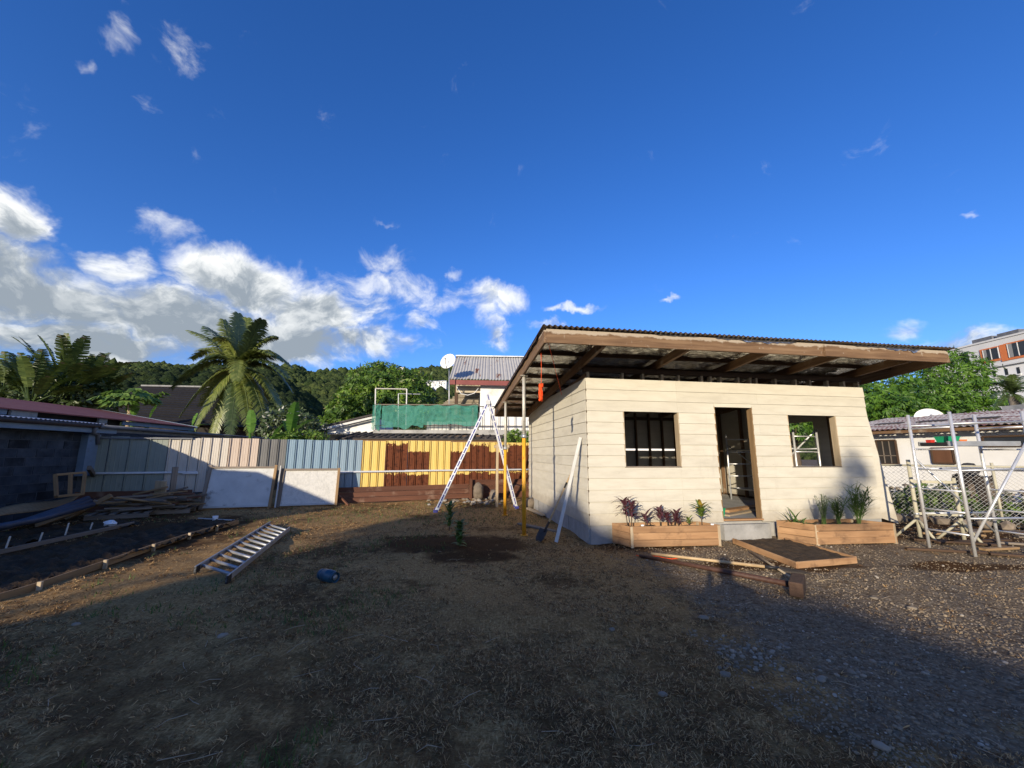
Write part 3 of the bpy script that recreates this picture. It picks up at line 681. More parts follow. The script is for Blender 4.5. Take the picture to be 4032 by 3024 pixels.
corrmat('sheet_green', (0.20,0.23,0.20), (0.28,0.30,0.25), grime=(0.11,0.12,0.10), gam=0.25)
corrmat('sheet_white', (0.46,0.42,0.36), (0.60,0.56,0.48), grime=(0.30,0.22,0.16), gam=0.25)
corrmat('sheet_white_rust', (0.52,0.47,0.40), (0.64,0.59,0.51), rust=(0.20,0.09,0.04), hi=-5, grime=(0.34,0.17,0.09), gam=0.22)
corrmat('sheet_pink', (0.50,0.40,0.32), (0.60,0.50,0.41), grime=(0.36,0.26,0.2), gam=0.2)
corrmat('sheet_grey', (0.12,0.12,0.115), (0.20,0.195,0.185), grime=(0.08,0.075,0.07), gam=0.25)
corrmat('sheet_blue', (0.20,0.30,0.38), (0.25,0.35,0.43), grime=(0.20,0.25,0.28), gam=0.1)
corrmat('sheet_blue2', (0.22,0.31,0.38), (0.27,0.36,0.43), grime=(0.20,0.25,0.28), gam=0.1)
corrmat('sheet_yellow', (0.70,0.50,0.13), (0.78,0.58,0.19), grime=(0.52,0.34,0.09), gam=0.12)
corrmat('sheet_half', (0.70,0.50,0.13), (0.78,0.58,0.19), rust=RU, hi=1.56, lo=0.92, lo2=0.80, grime=(0.52,0.34,0.09), gam=0.12)
corrmat('sheet_rust', (0.70,0.50,0.13), (0.78,0.58,0.19), rust=RU, hi=1.80, lo=0.90, lo2=0.86, topflake=True, grime=(0.52,0.34,0.09), gam=0.12)
FP0 = Vector((-11.05, 10.62, 0)); FD = Vector((0.9385, 0.3453, 0)); FNm = Vector((0.3453, -0.9385, 0))     # fence line, normal towards the yard
def fpt(px, z=1.9, off=0.0):
    p = PLN(px, 1740, FP0+FNm*off, FNm); return (p-FP0).dot(FD)
fence = thing('metal_fence', FP0+FD*5, 'fence of upright ribbed metal sheets, grey, blue, yellow and rusty', 'fence')
ZONES = [(355,432,'sheet_green'),(432,510,'sheet_green'),(510,588,'sheet_green'),(588,665,'sheet_green'),(665,790,'sheet_white'),(790,903,'sheet_white_rust'),
 (903,1020,'sheet_pink'),(1020,1130,'sheet_grey'),(1130,1231,'sheet_blue'),(1231,1335,'sheet_blue'),(1335,1428,'sheet_blue2'),(1428,1520,'sheet_yellow'),
 (1520,1607,'sheet_rust'),(1607,1692,'sheet_half'),(1692,1775,'sheet_yellow'),(1775,1851,'sheet_half'),(1851,1926,'sheet_rust'),(1926,2001,'sheet_half'),(2001,2076,'sheet_rust'),(2076,2160,'sheet_rust'),(2160,2240,'sheet_rust')]
def fsheet(s0, s1, z0, z1, nr, mat):
    """trapezoid-ribbed upright sheet from s0 to s1 along the fence"""
    wd = (s1-s0)/nr; prof = []
    for k in range(nr):
        b = s0+wd*k
        prof += [(b, 0.0), (b+0.005, -0.06), (b+0.020, -0.06), (b+0.025, 0.03), (b+0.045, 0.03), (b+0.055, 0.0)]
        for q in (0.33, 0.62): prof += [(b+0.05+(wd-0.05)*q-0.012, 0.0), (b+0.05+(wd-0.05)*q, 0.005), (b+0.05+(wd-0.05)*q+0.012, 0.0)]
    prof.append((s1, 0.0)); mb = MB(); n = len(prof); tl = R.uniform(-.012, .012)
    for z in (z0, z1):
        for s, d in prof: mb.v.append(tuple(FP0+FD*s+FNm*(d+tl*(z-z0))+UP*(z)))
    for i in range(n-1): mb.f.append((i, i+1, n+i+1, n+i))
    mb.build('metal_sheet', mat, fence)
for x0, x1, mt in ZONES:
    s0, s1 = fpt(x0), fpt(x1); nr = 1 if mt == 'sheet_green' else 3
    z1 = 1.90+R.uniform(-.015, .015); z0 = 0.42
    fsheet(s0, s1-0.004, z0, z1, nr, mt)
for px in (770, 948, 1440, 1600, 1900): 
    s = fpt(px)+0.05; p = FP0+FD*s-FNm*0.06
    piece('post', p, p+UP*1.9, 0.05, 0.05, 'galv', fence, up=FD)
for s0, s1, z in ((fpt(350), fpt(795), 0.955), (fpt(740), fpt(800), 0.93), (fpt(1330), fpt(1640), 0.925), (fpt(1600), fpt(2240), 0.94), (fpt(1330), fpt(1372), 0.905)):
    piece('rail', FP0+FD*s0+FNm*0.05+UP*z, FP0+FD*s1+FNm*0.055+UP*(z+.005), 0.035, 0.05, 'alu_white', fence)
piece('rail', FP0+FD*fpt(350)+FNm*0.045+UP*1.86, FP0+FD*fpt(760)+FNm*0.045+UP*1.88, 0.04, 0.04, 'gutter', fence)
# low retaining wall of brown boards at the foot of the fence
ret = thing('board_retaining_wall', FP0+FD*6+FNm*0.3, 'low retaining wall of long brown boards at the foot of the metal fence', 'retaining wall')
def rboards(x0, x1, z0, z1, n, mat, lean=0.04, off=0.22, slope=0.0):
    s0, s1 = fpt(x0), fpt(x1); h = (z1-z0)/n
    for k in range(n):
        za = z0+h*(k+0.5); o = off-lean*k
        piece('board', FP0+FD*s0+FNm*o+UP*(za), FP0+FD*s1+FNm*o+UP*(za+slope), 0.035, h-0.006, mat, ret)
rboards(340, 790, 0.0, 0.50, 3, 'plank_brown'); rboards(1318, 1845, 0.0, 0.46, 3, 'plank_brown', slope=0.03); rboards(1858, 2250, 0.0, 0.62, 3, 'plank_brown')
ps = FP0+FD*fpt(1850)+FNm*0.27
piece('stake', ps, ps+UP*0.66, 0.06, 0.09, 'plank_brown', ret, up=FD)
ps = FP0+FD*fpt(1392)+FNm*0.75
piece('brace', ps, FP0+FD*fpt(1336)+FNm*0.28+UP*0.36, 0.05, 0.05, 'plank_brown', ret)

# two white framed panels leaning on the fence
def panel(x0, x1, y0, y1, ztop, mat, fr, label, lean=0.28):
    b0 = G(x0, y0); b1 = G(x1, y1); dr = (b1-b0); L = dr.length; dr.normalize(); nn = Vector((dr.y, -dr.x, 0))
    t = thing('framed_panel', (b0+b1)/2, label, 'panel', 'white panels leaning on the metal fence')
    upv = (UP*ztop-nn*lean); H = upv.length; upn = upv/H
    q = lambda s, h, d: b0+dr*s+upn*h+nn*d+UP*0.02
    MB().hexa([q(0.03,0.05,-.02),q(L-.03,0.05,-.02),q(L-.03,0.05,.0),q(0.03,0.05,.0),q(0.03,H-.03,-.02),q(L-.03,H-.03,-.02),q(L-.03,H-.03,0),q(0.03,H-.03,0)][::1]).build('sheet', mat, t)
    for s, wd in ((0.045, 0.09), (L-0.03, 0.07)): piece('stile', q(s, -0.02, 0.012), q(s, H+(.03 if fr else 0), 0.012), wd, 0.045, 'wood_grey' if s < 1 else 'wood_edge', t, up=nn)
    piece('rail', q(0.09, H-0.035, 0.014), q(L-0.06, H-0.035, 0.014), 0.045 if fr else 0.03, 0.06 if not fr else 0.05, 'wood_grey', t, up=upn)
    piece('rail', q(0.09, 0.035, 0.010), q(L-0.06, 0.035, 0.010), 0.03, 0.05, 'white_board', t, up=upn)
    return t
panel(782, 1065, 2007, 1999, 1.10, 'white_panel', True, 'smooth white panel in a weathered wood frame leaning on the fence')
panel(1087, 1326, 1998, 1990, 1.03, 'panel_rough', False, 'rough whitewashed panel leaning on the fence beside the brown boards')
piece('upright_batten', G(1083, 1999), G(1083, 1999)+UP*1.13-FNm*0.26, 0.035, 0.06, 'white_board')
meta(bpy.data.objects['upright_batten'], 'thin white batten standing between the two white panels', 'batten')

# ---- tall folding ladder
def ladder_section(t, p0, p1, p2, p3, n, rail, rw, rh, mat, dec=None):
    """stiles p0->p1 and p2->p3"""
    nrm = (p1-p0).cross(p2-p0).normalized()
    for a, b in ((p0, p1), (p2, p3)):
        st = piece('stile', a, b, rw, rh, mat, t, up=nrm)
        if dec:
            sdn = nrm.cross((b-a).normalized()); sdn = sdn if sdn.y < 0 else -sdn
            for k in range(16):
                s0 = 0.04+k*0.06; o_ = sdn*(rw/2+0.0015)
                piece('blue_marking', a.lerp(b, s0)+o_, a.lerp(b, s0+R.uniform(.044, .056))+o_, rh*0.34, 0.002, 'decal_blue', st, up=sdn)
    for k in range(n):
        s = (k+0.6)/n
        MB().tube([p0.lerp(p1, s), p2.lerp(p3, s)], rail, 8).build('rung', mat, t, True)
L0 = G(1715, 2018); L1 = DY(1921, 1585, 11.1)
R0_ = G(2035, 2003); 
vx = Vector((-0.10, 0.995, 0))*0.42
t = thing('folding_ladder', L0, 'tall white and blue folding ladder standing open by the house', 'ladder')
apex = L1
q0 = L0; q1 = apex; q2 = L0+vx; q3 = apex+vx*0.85
nfront = (q1-q0).cross(q2-q0).normalized()
ladder_section(t, q0, q1, q2, q3, 10, 0.016, 0.03, 0.09, 'alu_white', 1 if nfront.x < 0 else -1)
r0 = R0_; r2 = R0_+vx*0.9
ladder_section(t, r0, DY(1919, 1548, 11.1)+Vector((0,-.03,0)), r2, DY(1919, 1548, 11.1)+vx*0.8, 10, 0.016, 0.03, 0.075, 'alu_white', -1)
MB().box((apex.x-.06, apex.y-.05, apex.z-.06),(apex.x+.07, apex.y+.06, apex.z+.05)).build('hinge', 'alu_old', t)
for p in (q0, q2, r0, r2):
    MB().box((p.x-.055,p.y-.03,-.0),(p.x+.055,p.y+.03,.07)).build('foot', 'decal_blue', t)
st = L0+Vector((-.02,0,.02)); 

# ---- ladder lying on the ground
a0, a1 = G(765, 2262), G(1062, 2072); b0, b1 = G(890, 2302), G(1138, 2095)
for p in (a0, a1, b0, b1): p.z = 0.06
t = thing('aluminium_ladder', (a0+b1)/2*1.0-UP*0.075, 'old aluminium ladder lying flat on the dry grass', 'ladder')
for p, q in ((a0, a1), (b0, b1)):
    piece('stile', p, q, 0.022, 0.075, 'alu_old', t)
    MB().beam(p-(q-p).normalized()*0.0+UP*-0.01, p+(q-p).normalized()*0.12+UP*-0.01, .028, .085).build('end_cap', 'black_plastic', t)
for k in range(12):
    s = (k+0.7)/12.3; MB().tube([a0.lerp(a1, s), b0.lerp(b1, s)], 0.02, 8).build('rung', 'alu_old', t, True)

# ---- blue gas bottle on its side
gp = G(1292, 2292); ax = Vector((0.86, -0.50, 0)).normalized(); gs = 0.62; gp.z = 0.112*gs
mw = Matrix.Translation(gp) @ ax.to_track_quat('Z', 'Y').to_matrix().to_4x4() @ Matrix.Scale(gs, 4)
t = thing('gas_bottle', gp-UP*0.112*gs, 'small dark blue gas bottle lying on its side on the grass', 'gas bottle')
rr = 0.112
MB().lathe([(0.0,-.17),(.06,-.168),(.095,-.15),(rr,-.115),(rr,-.02),(rr+.003,-.012),(rr+.003,.012),(rr,.02),(rr,.10),(.10,.135),(.075,.158),(.0,.168)], 28, mw).build('body', 'gas_blue', t, True)
MB().lathe([(.092,-.225),(.097,-.225),(.10,-.14),(.094,-.14),(.092,-.225)], 24, mw).build('foot_ring', 'gas_blue', t, True)
MB().lathe([(.078,.14),(.09,.14),(.095,.205),(.09,.205),(.078,.14)], 24, mw).build('collar', 'gas_blue', t, True)
MB().lathe([(.0,.15),(.03,.15),(.03,.185),(.0,.185)], 14, mw).build('valve', 'galv', t, True)
MB().lathe([(.0,.19),(.048,.19),(.05,.197),(.0,.20)], 18, mw).build('cap', 'alu_old', t, True)

# ---- white board and shovel leaning on the side wall
pb = G(2190, 2137); pt = hs(-0.045, 0.22, 1.80)
piece('leaning_plank', pb+UP*0.01, pt, 0.06, 0.02, 'white_board', None, up=(-.35,-1,0.25))
meta(bpy.data.objects['leaning_plank'], 'long white plank leaning against the side wall of the house', 'plank')
s0 = G(2128, 2128); s1 = hs(-0.05, 0.72, 1.20)
t = thing('shovel', s0, 'shovel with a long wooden handle leaning against the side wall', 'shovel')
dv = (s1-s0).normalized(); jn = s0+dv*0.33
MB().tube([jn, s1], [0.019, 0.015], 10).build('handle', 'handle', t, True)
MB().tube([s0.lerp(s1, .72), s0.lerp(s1, .80)], 0.0185, 10).build('grip_tape', 'black_plastic', t, True)
MB().tube([s0+dv*0.16, s0+dv*0.36], [0.022, 0.021], 10).build('socket', 'iron_dark', t, True)
sdv = dv.cross(UP).normalized(); nb = sdv.cross(dv)
mb = MB(); nx, ny = 6, 7
for k in range(2):
    for j in range(ny+1):
        for i in range(nx+1):
            u = (i/nx-0.5)*2; v = j/ny
            wv = 0.105*(1.0 if v > 0.45 else math.sqrt(max(0.02, 1-((0.45-v)/0.45)**2)))
            mb.v.append(tuple(s0-dv*0.06+dv*(v*0.27)+sdv*(u*wv)+nb*(0.035*u*u+k*0.004)))
n1_ = (nx+1)*(ny+1)
for k in range(2):
    for j in range(ny):
        for i in range(nx):
            q = k*n1_+j*(nx+1)+i; f = (q, q+1, q+nx+2, q+nx+1); mb.f.append(f if k else f[::-1])
mb.build('blade', 'iron_dark', t, True)
# planks lying by the side wall
for (x0, y0, x1, y1, lb, mt) in [(2075, 2003, 2140, 2032, 'short pale plank lying by the foot of the side wall', 'wood_pale'),
                             (2045, 2065, 2195, 2098, 'longer grey plank lying by the shovel at the side wall', 'wood_grey')]:
    o = piece('plank', G(x0, y0)+UP*0.02, G(x1, y1)+UP*0.02, 0.12, 0.035, mt); meta(o, lb, 'plank')

# ---- planter boxes
def planter(pa, pb, pc, hgt, label, n=3):
    """pa back-left, pb front-left, pc front-right ground points"""
    pd = pa+(pc-pb); t = thing('planter_box', (pa+pc)/2, label, 'planter', 'wooden planter boxes in front of the house')
    bh = hgt/n
    for (p, q) in ((pb, pc), (pa, pb), (pc, pd), (pd, pa)):
        d = (q-p).normalized()
        for k in range(n):
            o = piece('board', p+UP*(bh*(k+.5)+0.01)+d*0.01, q+UP*(bh*(k+.5)+0.01)-d*0.01, 0.024, bh-0.005, 'wood_new' if R.random() > 0.2 else 'wood_brown', t, jit=0.003)
    for p in (pa, pb, pc, pd):
        c = (pa+pb+pc+pd)/4; q = p+(c-p).normalized()*0.03
        piece('corner_post', q, q+UP*hgt, 0.045, 0.045, 'wood_pale', t, up=FX)
    e = lambda p: p+((pa+pb+pc+pd)/4-p)*0.04
    mb = MB(); NX, NY = 30, 10
    for j in range(NY+1):
        for i in range(NX+1):
            p = e(pb).lerp(e(pc), i/NX).lerp(e(pa).lerp(e(pd), i/NX), j/NY)
            mb.v.append(tuple(p+UP*(hgt-0.05+0.03*fbm(p, 6.0, 3))))
    for j in range(NY):
        for i in range(NX): q = j*(NX+1)+i; mb.f.append((q, q+1, q+NX+2, q+NX+1))
    mb.build('soil', 'soil_lit', t, True)
    return t
pbL = G(2484, 2158); pcL = G(2842, 2150); pdir = (pcL-pbL).normalized()
paL = pbL+Vector((-pdir.y, pdir.x, 0))*0.36-pdir*0.17
pcL = pbL+pdir*1.57
planter(paL, pbL, pcL, 0.33, 'orange-brown board planter holding red ti plants, left of the doorway')
pbR = G(3218, 2148); pcR = G(3528, 2141); pdr = (pcR-pbR).normalized()
paR = pbR+Vector((-pdr.y, pdr.x, 0))*0.50-pdr*0.30; pcR = pbR+pdr*1.52
planter(paR, pbR, pcR, 0.33, 'weathered board planter holding spiky grasses, right of the doorway')

def blade(mb, base, d, L, wd, droop=0.5, fold=0.0, n=5, taper=0.5):
    """a strap leaf as a strip along a drooping curve"""
    d = d.normalized(); p = Vector(base); s = d.cross(UP)
    if s.length < 1e-3: s = Vector((1, 0, 0))
    s.normalize(); b = len(mb.v)
    for i in range(n+1):
        v = i/n; ww = wd*(math.sin(math.pi*min(1, 0.12+0.88*v)**taper) if i < n else 0.05)
        mb.v += [tuple(p-s*ww/2), tuple(p+s*ww/2)]
        dd = (d-UP*(droop*v)).normalized(); p = p+dd*(L/n); s = dd.cross(UP).normalized() if dd.cross(UP).length > 1e-3 else s
    for i in range(n): q = b+2*i; mb.f.append((q, q+1, q+3, q+2))
def ti(base, h, n, L, wd, mat, label, heads=1, seed=0, pot=False):
    rr = random.Random(seed); t = thing('ti_plant', base, label, 'plant', 'young plants in the planters')
    for hd in range(heads):
        off = Vector((rr.uniform(-.06, .06), rr.uniform(-.04, .04), 0)) if heads > 1 else Vector((0, 0, 0))
        hh = h*rr.uniform(0.75, 1.0); topp = base+off*2.0+UP*hh
        MB().tube([base+off, topp], [0.009, 0.006], 6).build('stem', 'bark', t, True)
        mb = MB()
        for k in range(n):
            a = k*2.4+rr.uniform(-.3, .3); e = rr.uniform(0.15, 1.3); zz = base+off+(topp-base-off)*(0.45+0.55*k/n)
            blade(mb, zz, Vector((math.cos(a), math.sin(a), e*1.1)), L*rr.uniform(.7, 1.1), wd*rr.uniform(.8, 1.1), rr.uniform(.8, 1.7))
        mb.build('leaves', mat, t)
def inL(s, d=0.18): return pbL+pdir*s+Vector((-pdir.y, pdir.x, 0))*d+UP*0.27
def inR(s, d=0.22): return pbR+pdr*s+Vector((-pdr.y, pdr.x, 0))*d+UP*0.27
ti(inL(0.10,.20), 0.50, 26, 0.30, 0.05, 'ti_red', 'tallest dark red ti plant at the left end of the planter', 2, 1)
ti(inL(0.35,.18), 0.22, 18, 0.27, 0.046, 'ti_red', 'low spreading dark red ti plant beside the tallest one', 1, 2)
ti(inL(0.62,.20), 0.38, 20, 0.25, 0.055, 'ti_red', 'broad-leaved dark red ti plant in the middle of the planter', 1, 3)
ti(inL(0.78,.20), 0.30, 22, 0.24, 0.05, 'ti_red', 'bushy dark red ti plant with two heads', 2, 4)
ti(inL(0.92,.16), 0.17, 14, 0.24, 0.04, 'ti_red', 'small dark red ti plant nearest the little green sprout', 1, 5)
ti(inL(1.12,.18), 0.14, 9, 0.18, 0.035, 'ti_green', 'little green sprout between the red and green ti plants', 1, 6)
ti(inL(1.36,.18), 0.46, 30, 0.27, 0.062, 'ti_green', 'bright green ti plant by the doorway end of the planter', 1, 7)
for s, lb in ((0.26, 'clear plastic cup half buried near the tall red plant'), (1.50, 'clear plastic cup half buried at the doorway end')):
    MB().lathe([(.0,0),(.022,0),(.028,.07),(.025,.07),(.02,.01)], 12, Matrix.Translation(inL(s, .1))).thing('plastic_cup', 'white_plastic', lb, 'cup', smooth=True)
def clump(base, n, L, wd, mat, label, spread=1.0, droop=0.8, seed=0, name='grass_plant', h=0.0):
    rr = random.Random(seed); mb = MB()
    for k in range(n):
        a = rr.uniform(0, 6.283); e = rr.uniform(.5, 2.2)/spread
        blade(mb, base+Vector((rr.uniform(-.05, .05)*spread, rr.uniform(-.05, .05)*spread, rr.uniform(0, h))), Vector((math.cos(a), math.sin(a), e)), L*rr.uniform(.6, 1.1), wd, rr.uniform(.3, 1.4)*droop)
    return mb.thing(name, mat, label, 'plant', 'young plants in the planters')
clump(inR(-.06,.30), 20, 0.52, 0.036, 'grass_leaf', 'agave-like plant with long arching leaves in the right planter', 1.4, 1.0, 11)
clump(inR(0.02,.16), 9, 0.16, 0.02, 'grass_leaf', 'small leafy seedling beside the arching plant', 1.0, 0.8, 12)
def bush(base, h, n, L, wd, mat, label, seed, spr):
    rr = random.Random(seed); t = thing('herb_plant', base, label, 'plant', 'young plants in the planters'); mb = MB(); ms = MB()
    for k in range(n):
        a = rr.uniform(0, 6.283); tip = base+Vector((math.cos(a)*spr*rr.random(), math.sin(a)*spr*.6*rr.random(), h*rr.uniform(.6, 1.0)))
        ms.tube([base+Vector((rr.uniform(-.03,.03), rr.uniform(-.03,.03), 0)), base.lerp(tip, .5)+Vector((0,0,.03)), tip], [.004,.003,.002], 4)
        for q in range(12):
            s = 0.25+0.75*q/12; aa = q*2.4+k
            blade(mb, base.lerp(tip, s)+Vector((0,0,.03*math.sin(3.14*s))), Vector((math.cos(aa), math.sin(aa), rr.uniform(.2, 1.2))), L*rr.uniform(.6, 1.1), wd, rr.uniform(.1, .8), n=3)
    ms.build('stems', 'grass_leaf', t); mb.build('leaves', mat, t)
bush(inR(0.42,.26), 0.56, 22, 0.095, 0.010, 'grey_herb', 'grey-green rosemary-like bush in the right planter', 21, 0.16)
bush(inR(0.76,.30), 0.48, 16, 0.22, 0.014, 'grass_leaf', 'low green spiky bush between the two bushes of the right planter', 22, 0.16)
bush(inR(1.14,.30), 0.72, 24, 0.30, 0.016, 'grass_leaf', 'tall feathery green bush with long narrow leaves', 23, 0.30)
MB().lathe([(0,0),(.05,.0),(.055,.02),(.03,.06),(0,.07)], 7, Matrix.Translation(inR(0.13,.08))).thing('planter_stone', 'stone', 'grey stone lying on the soil of the right planter', 'stone')

# ---- framed bed of soil in front of the doorway
c0, c1, c2, c3 = G(2888, 2138), G(3140, 2236), G(3372, 2214), G(3095, 2134)
t = thing('soil_frame', (c0+c2)/2, 'flat wooden frame filled with dark soil in front of the doorway', 'frame')
for (p, q) in ((c0, c1), (c1, c2), (c2, c3)): piece('edge_board', p+UP*0.035, q+UP*0.03, 0.028, 0.085, 'wood_new', t)
def soilpatch(name, corners, mat, z, amp, parent=None, nx=40, ny=40):
    mb = MB()
    for j in range(ny+1):
        for i in range(nx+1):
            p = corners[0].lerp(corners[1], i/nx).lerp(corners[3].lerp(corners[2], i/nx), j/ny)
            mb.v.append((p.x, p.y, z+amp*fbm(p, 5.0, 4)))
    for j in range(ny):
        for i in range(nx): q = j*(nx+1)+i; mb.f.append((q, q+1, q+nx+2, q+nx+1))
    return mb.build(name, mat, parent, True)
soilpatch('soil', (c0, c1, c2, c3), 'soil_lit', 0.05, 0.035, t)

# ---- tools lying in front of the house
m0, m1 = G(3138, 2352), G(3165, 2262)
hd = Vector((0.62, 0.78, 0)).normalized(); hc = m0+hd*0.21+UP*0.075
t = thing('wooden_mallet', hc-UP*0.075, 'big wooden mallet with a long dark pole lying on the gravel', 'mallet')
perp = Vector((hd.y, -hd.x, 0))
mb = MB(); e = 0.012
mb.hexa([hc-hd*.22-perp*.065-UP*.075, hc-hd*.22+perp*.065-UP*.075, hc+hd*.22+perp*.065-UP*.075, hc+hd*.22-perp*.065-UP*.075, hc-hd*.22-perp*.065+UP*.075, hc-hd*.22+perp*.065+UP*.075, hc+hd*.22+perp*.065+UP*.075, hc+hd*.22-perp*.065+UP*.075])
hdo = mb.build('head', 'mallet', t); bv = hdo.modifiers.new('b', 'BEVEL'); bv.width = 0.012; bv.segments = 2
pe = G(2520, 2196)+UP*0.03
MB().tube([hc-UP*0.01, pe.lerp(hc, .5)+UP*0.0, pe], [0.032, 0.03, 0.026], 10).build('pole', 'pole_dark', t, True)
h0 = G(2565, 2200)+UP*0.07; h1 = G(3012, 2247)+UP*0.05
t = thing('long_handled_hoe', h1, 'long pale tool handle lying beside the mallet pole', 'tool')
MB().tube([h0, h1], [.019, .021], 10).build('handle', 'handle', t, True)
MB().tube([h1, h1+(h1-h0).normalized()*0.16], [.024, .018], 8).build('socket', 'black_plastic', t, True)
bl = h1+(h1-h0).normalized()*0.16
MB().hexa([bl+Vector((0,-.02,-.045)), bl+Vector((.34,-.10,-.045)), bl+Vector((.36,.04,-.045)), bl+Vector((.02,.14,-.045)), bl+Vector((0,-.02,-.02)), bl+Vector((.34,-.10,-.04)), bl+Vector((.36,.04,-.04)), bl+Vector((.02,.14,.0))]).build('blade', 'iron_dark', t)
MB().tube([G(2955, 2183)+UP*0.05, G(3128, 2292)+UP*0.03], [.016, .013], 8).thing('thin_stick', 'wood_pale', 'thin pale stick crossing the tool handle by the mallet', 'stick', smooth=True)
mb = MB(); pts = [G(2505+q*28, 2190+q*2.2+4*math.sin(q*1.7))+UP*0.012 for q in range(8)]
mb.tube(pts, 0.007, 5).thing('trailing_cord', 'rope_orange', 'orange cord trailing on the ground at the end of the tool handles', 'cord', smooth=True)

# ---- garden beds on the left
e0, e1 = G(-60, 2385), G(935, 2062); e2 = G(795, 2052)
t = thing('garden_bed', (e0+e1)/2, 'long garden bed of black soil edged with a low timber board and pegs', 'garden bed')
pts = [G(-60, 2385), G(130, 2327), G(410, 2230), G(600, 2163), G(740, 2117), G(850, 2085), G(938, 2062)]
for p, q in zip(pts, pts[1:]): piece('edge_board', p+UP*0.035, q+UP*0.035, 0.025, 0.085, 'wood_edge', t, jit=.004)
for x, y in ((150, 2324), (410, 2232), (600, 2166), (742, 2119), (850, 2087)):
    p = G(x, y)+Vector((.03, -.02, 0)); piece('peg', p-UP*0.02, p+UP*0.095, 0.03, 0.045, 'wood_pale', t, up=FX)
f0 = G(-260, 2330)
soilpatch('soil', (pts[0]+Vector((-.02,0,0)), pts[-1], G(795, 2054), G(-400, 2290)), 'soil', 0.05, 0.07, t, 110, 30)
o = piece('end_batten', G(780, 2052)+UP*0.06, G(925, 2058)+UP*0.05, 0.03, 0.02, 'white_board'); meta(o, 'thin white batten closing the end of the garden bed', 'batten')
MB().lathe([(0,0),(.045,0),(.055,.10),(.05,.10),(.042,.01)], 16, Matrix.Translation(G(845, 2061)+UP*.055)).thing('foam_cup', 'white_plastic', 'white cup standing on the batten at the end of the garden bed', 'cup', smooth=True)
t = thing('seed_bed', G(250, 2140), 'second bed of black soil with white marker stakes', 'garden bed')
soilpatch('soil', (G(-300, 2215), G(560, 2066), G(470, 2052), G(-420, 2150)), 'soil', 0.03, 0.06, t, 90, 26)
piece('edge_board', G(-100, 2206)+UP*0.04, G(525, 2068)+UP*0.04, 0.025, 0.07, 'wood_grey', t)
for i, (x, y, h) in enumerate(((22, 2162, .16), (153, 2136, .13), (255, 2112, .20), (353, 2090, .12))):
    p = G(x, y); MB().tube([p, p+UP*(h+.03)+Vector((.03, 0, 0))], [.012, .012], 6).thing('marker_stake', 'stake_white', 'white marker stake stuck in the black soil of the seed bed', 'stake', 'white marker stakes in the seed bed')
p = G(430, 2078)
mb = MB(); base = bpy.data.meshes.new('x')
bmx = bmesh.new(); bmesh.ops.create_icosphere(bmx, subdivisions=2, radius=1.0)
for v in bmx.verts:
    k = 0.085*(1+0.6*fbm(v.co, 2.5, 3)); v.co = Vector((v.co.x*k*1.2, v.co.y*k, max(-.01, v.co.z*k*.8+.05)))
bmx.to_mesh(base); bmx.free(); o = link('plastic_bag', base, 'white_plastic', None, Matrix.Translation(p+UP*.03)); meta(o, 'crumpled white plastic bag at the end of the seed bed', 'bag')

# ---- timber pile on pallets
def pallet(c, ang, label):
    t = thing('pallet', c, label, 'pallet', 'pallets under the timber pile'); u = Vector((math.cos(ang), math.sin(ang), 0)); v = Vector((-u.y, u.x, 0))
    for k in range(3): piece('runner', c-u*.55+v*(-.42+.42*k)+UP*.045, c+u*.55+v*(-.42+.42*k)+UP*.045, .09, .09, 'wood_grey', t)
    for k in range(6): piece('slat', c+u*(-.5+.2*k)-v*.45+UP*.105, c+u*(-.5+.2*k)+v*.45+UP*.105, .1, .022, 'wood_grey', t)
cA = G(430, 2042); cB = G(640, 2022)
pallet(cA+Vector((0,.35,0)), .5, 'grey wooden pallet under the timber pile, nearer the block wall'); pallet(cB+Vector((-.1,.3,0)), .4, 'grey wooden pallet under the timber pile, nearer the white panel')
rr = random.Random(4)
for k in range(58):
    s = rr.random(); c = cA.lerp(cB, s*1.05)+Vector((rr.uniform(-.3,.3), rr.uniform(.0,.6), 0))
    lay = k/58; a = rr.gauss(0.35, 0.28); L = rr.uniform(.5, 1.5)*(1.0 if lay < .7 else .7); u = Vector((math.cos(a), math.sin(a), rr.gauss(0, .13)))
    z = .14+.42*lay*(1-abs(s-.55)*.8)
    o = piece('timber_offcut', c-u*L/2+UP*z, c+u*L/2+UP*z, rr.uniform(.05, .12), rr.uniform(.025, .05), rr.choice(['wood_grey','wood_edge','wood_grey','plank_brown']), None)
    meta(o, 'rough timber offcut lying in the heap on the pallets', 'timber', 'timber offcuts heaped on the pallets')
# leaning timbers, sheets, frame and pipes by the block wall
def lean(nm, x0, y0, x1, y1, Y1, wd, ht, mt, label, cat='timber'):
    o = piece(nm, G(x0, y0)+UP*.02, DY(x1, y1, Y1), wd, ht, mt, None, up=(0.3, -1, 0.2)); return meta(o, label, cat)
b0_ = FP0+FD*fpt(665)+FNm*.35
piece('fence_stake', G(668, 2012), G(668, 2012)+UP*1.12+Vector((-.03,.02,0)), .12, .06, 'wood_grey'); meta(bpy.data.objects['fence_stake'], 'weathered wooden stake standing behind the timber heap', 'stake')
lean('leaning_offcut', 612, 2014, 628, 1893, 10.55, .16, .04, 'wood_pale', 'pale board offcut leaning on the brown boards behind the heap', 'board')
lean('leaning_offcut', 640, 2012, 647, 1893, 10.55, .1, .05, 'wood_pale', 'narrow pale offcut leaning beside the wider one behind the heap', 'board')
lean('leaning_brace', 425, 1958, 350, 1842, 9.9, .1, .07, 'wood_grey', 'grey timber brace leaning against the corner of the block wall')
lean('long_beam', 260, 2045, 440, 1952, 9.8, .10, .12, 'wood_edge', 'long square beam propped up on the timber heap')
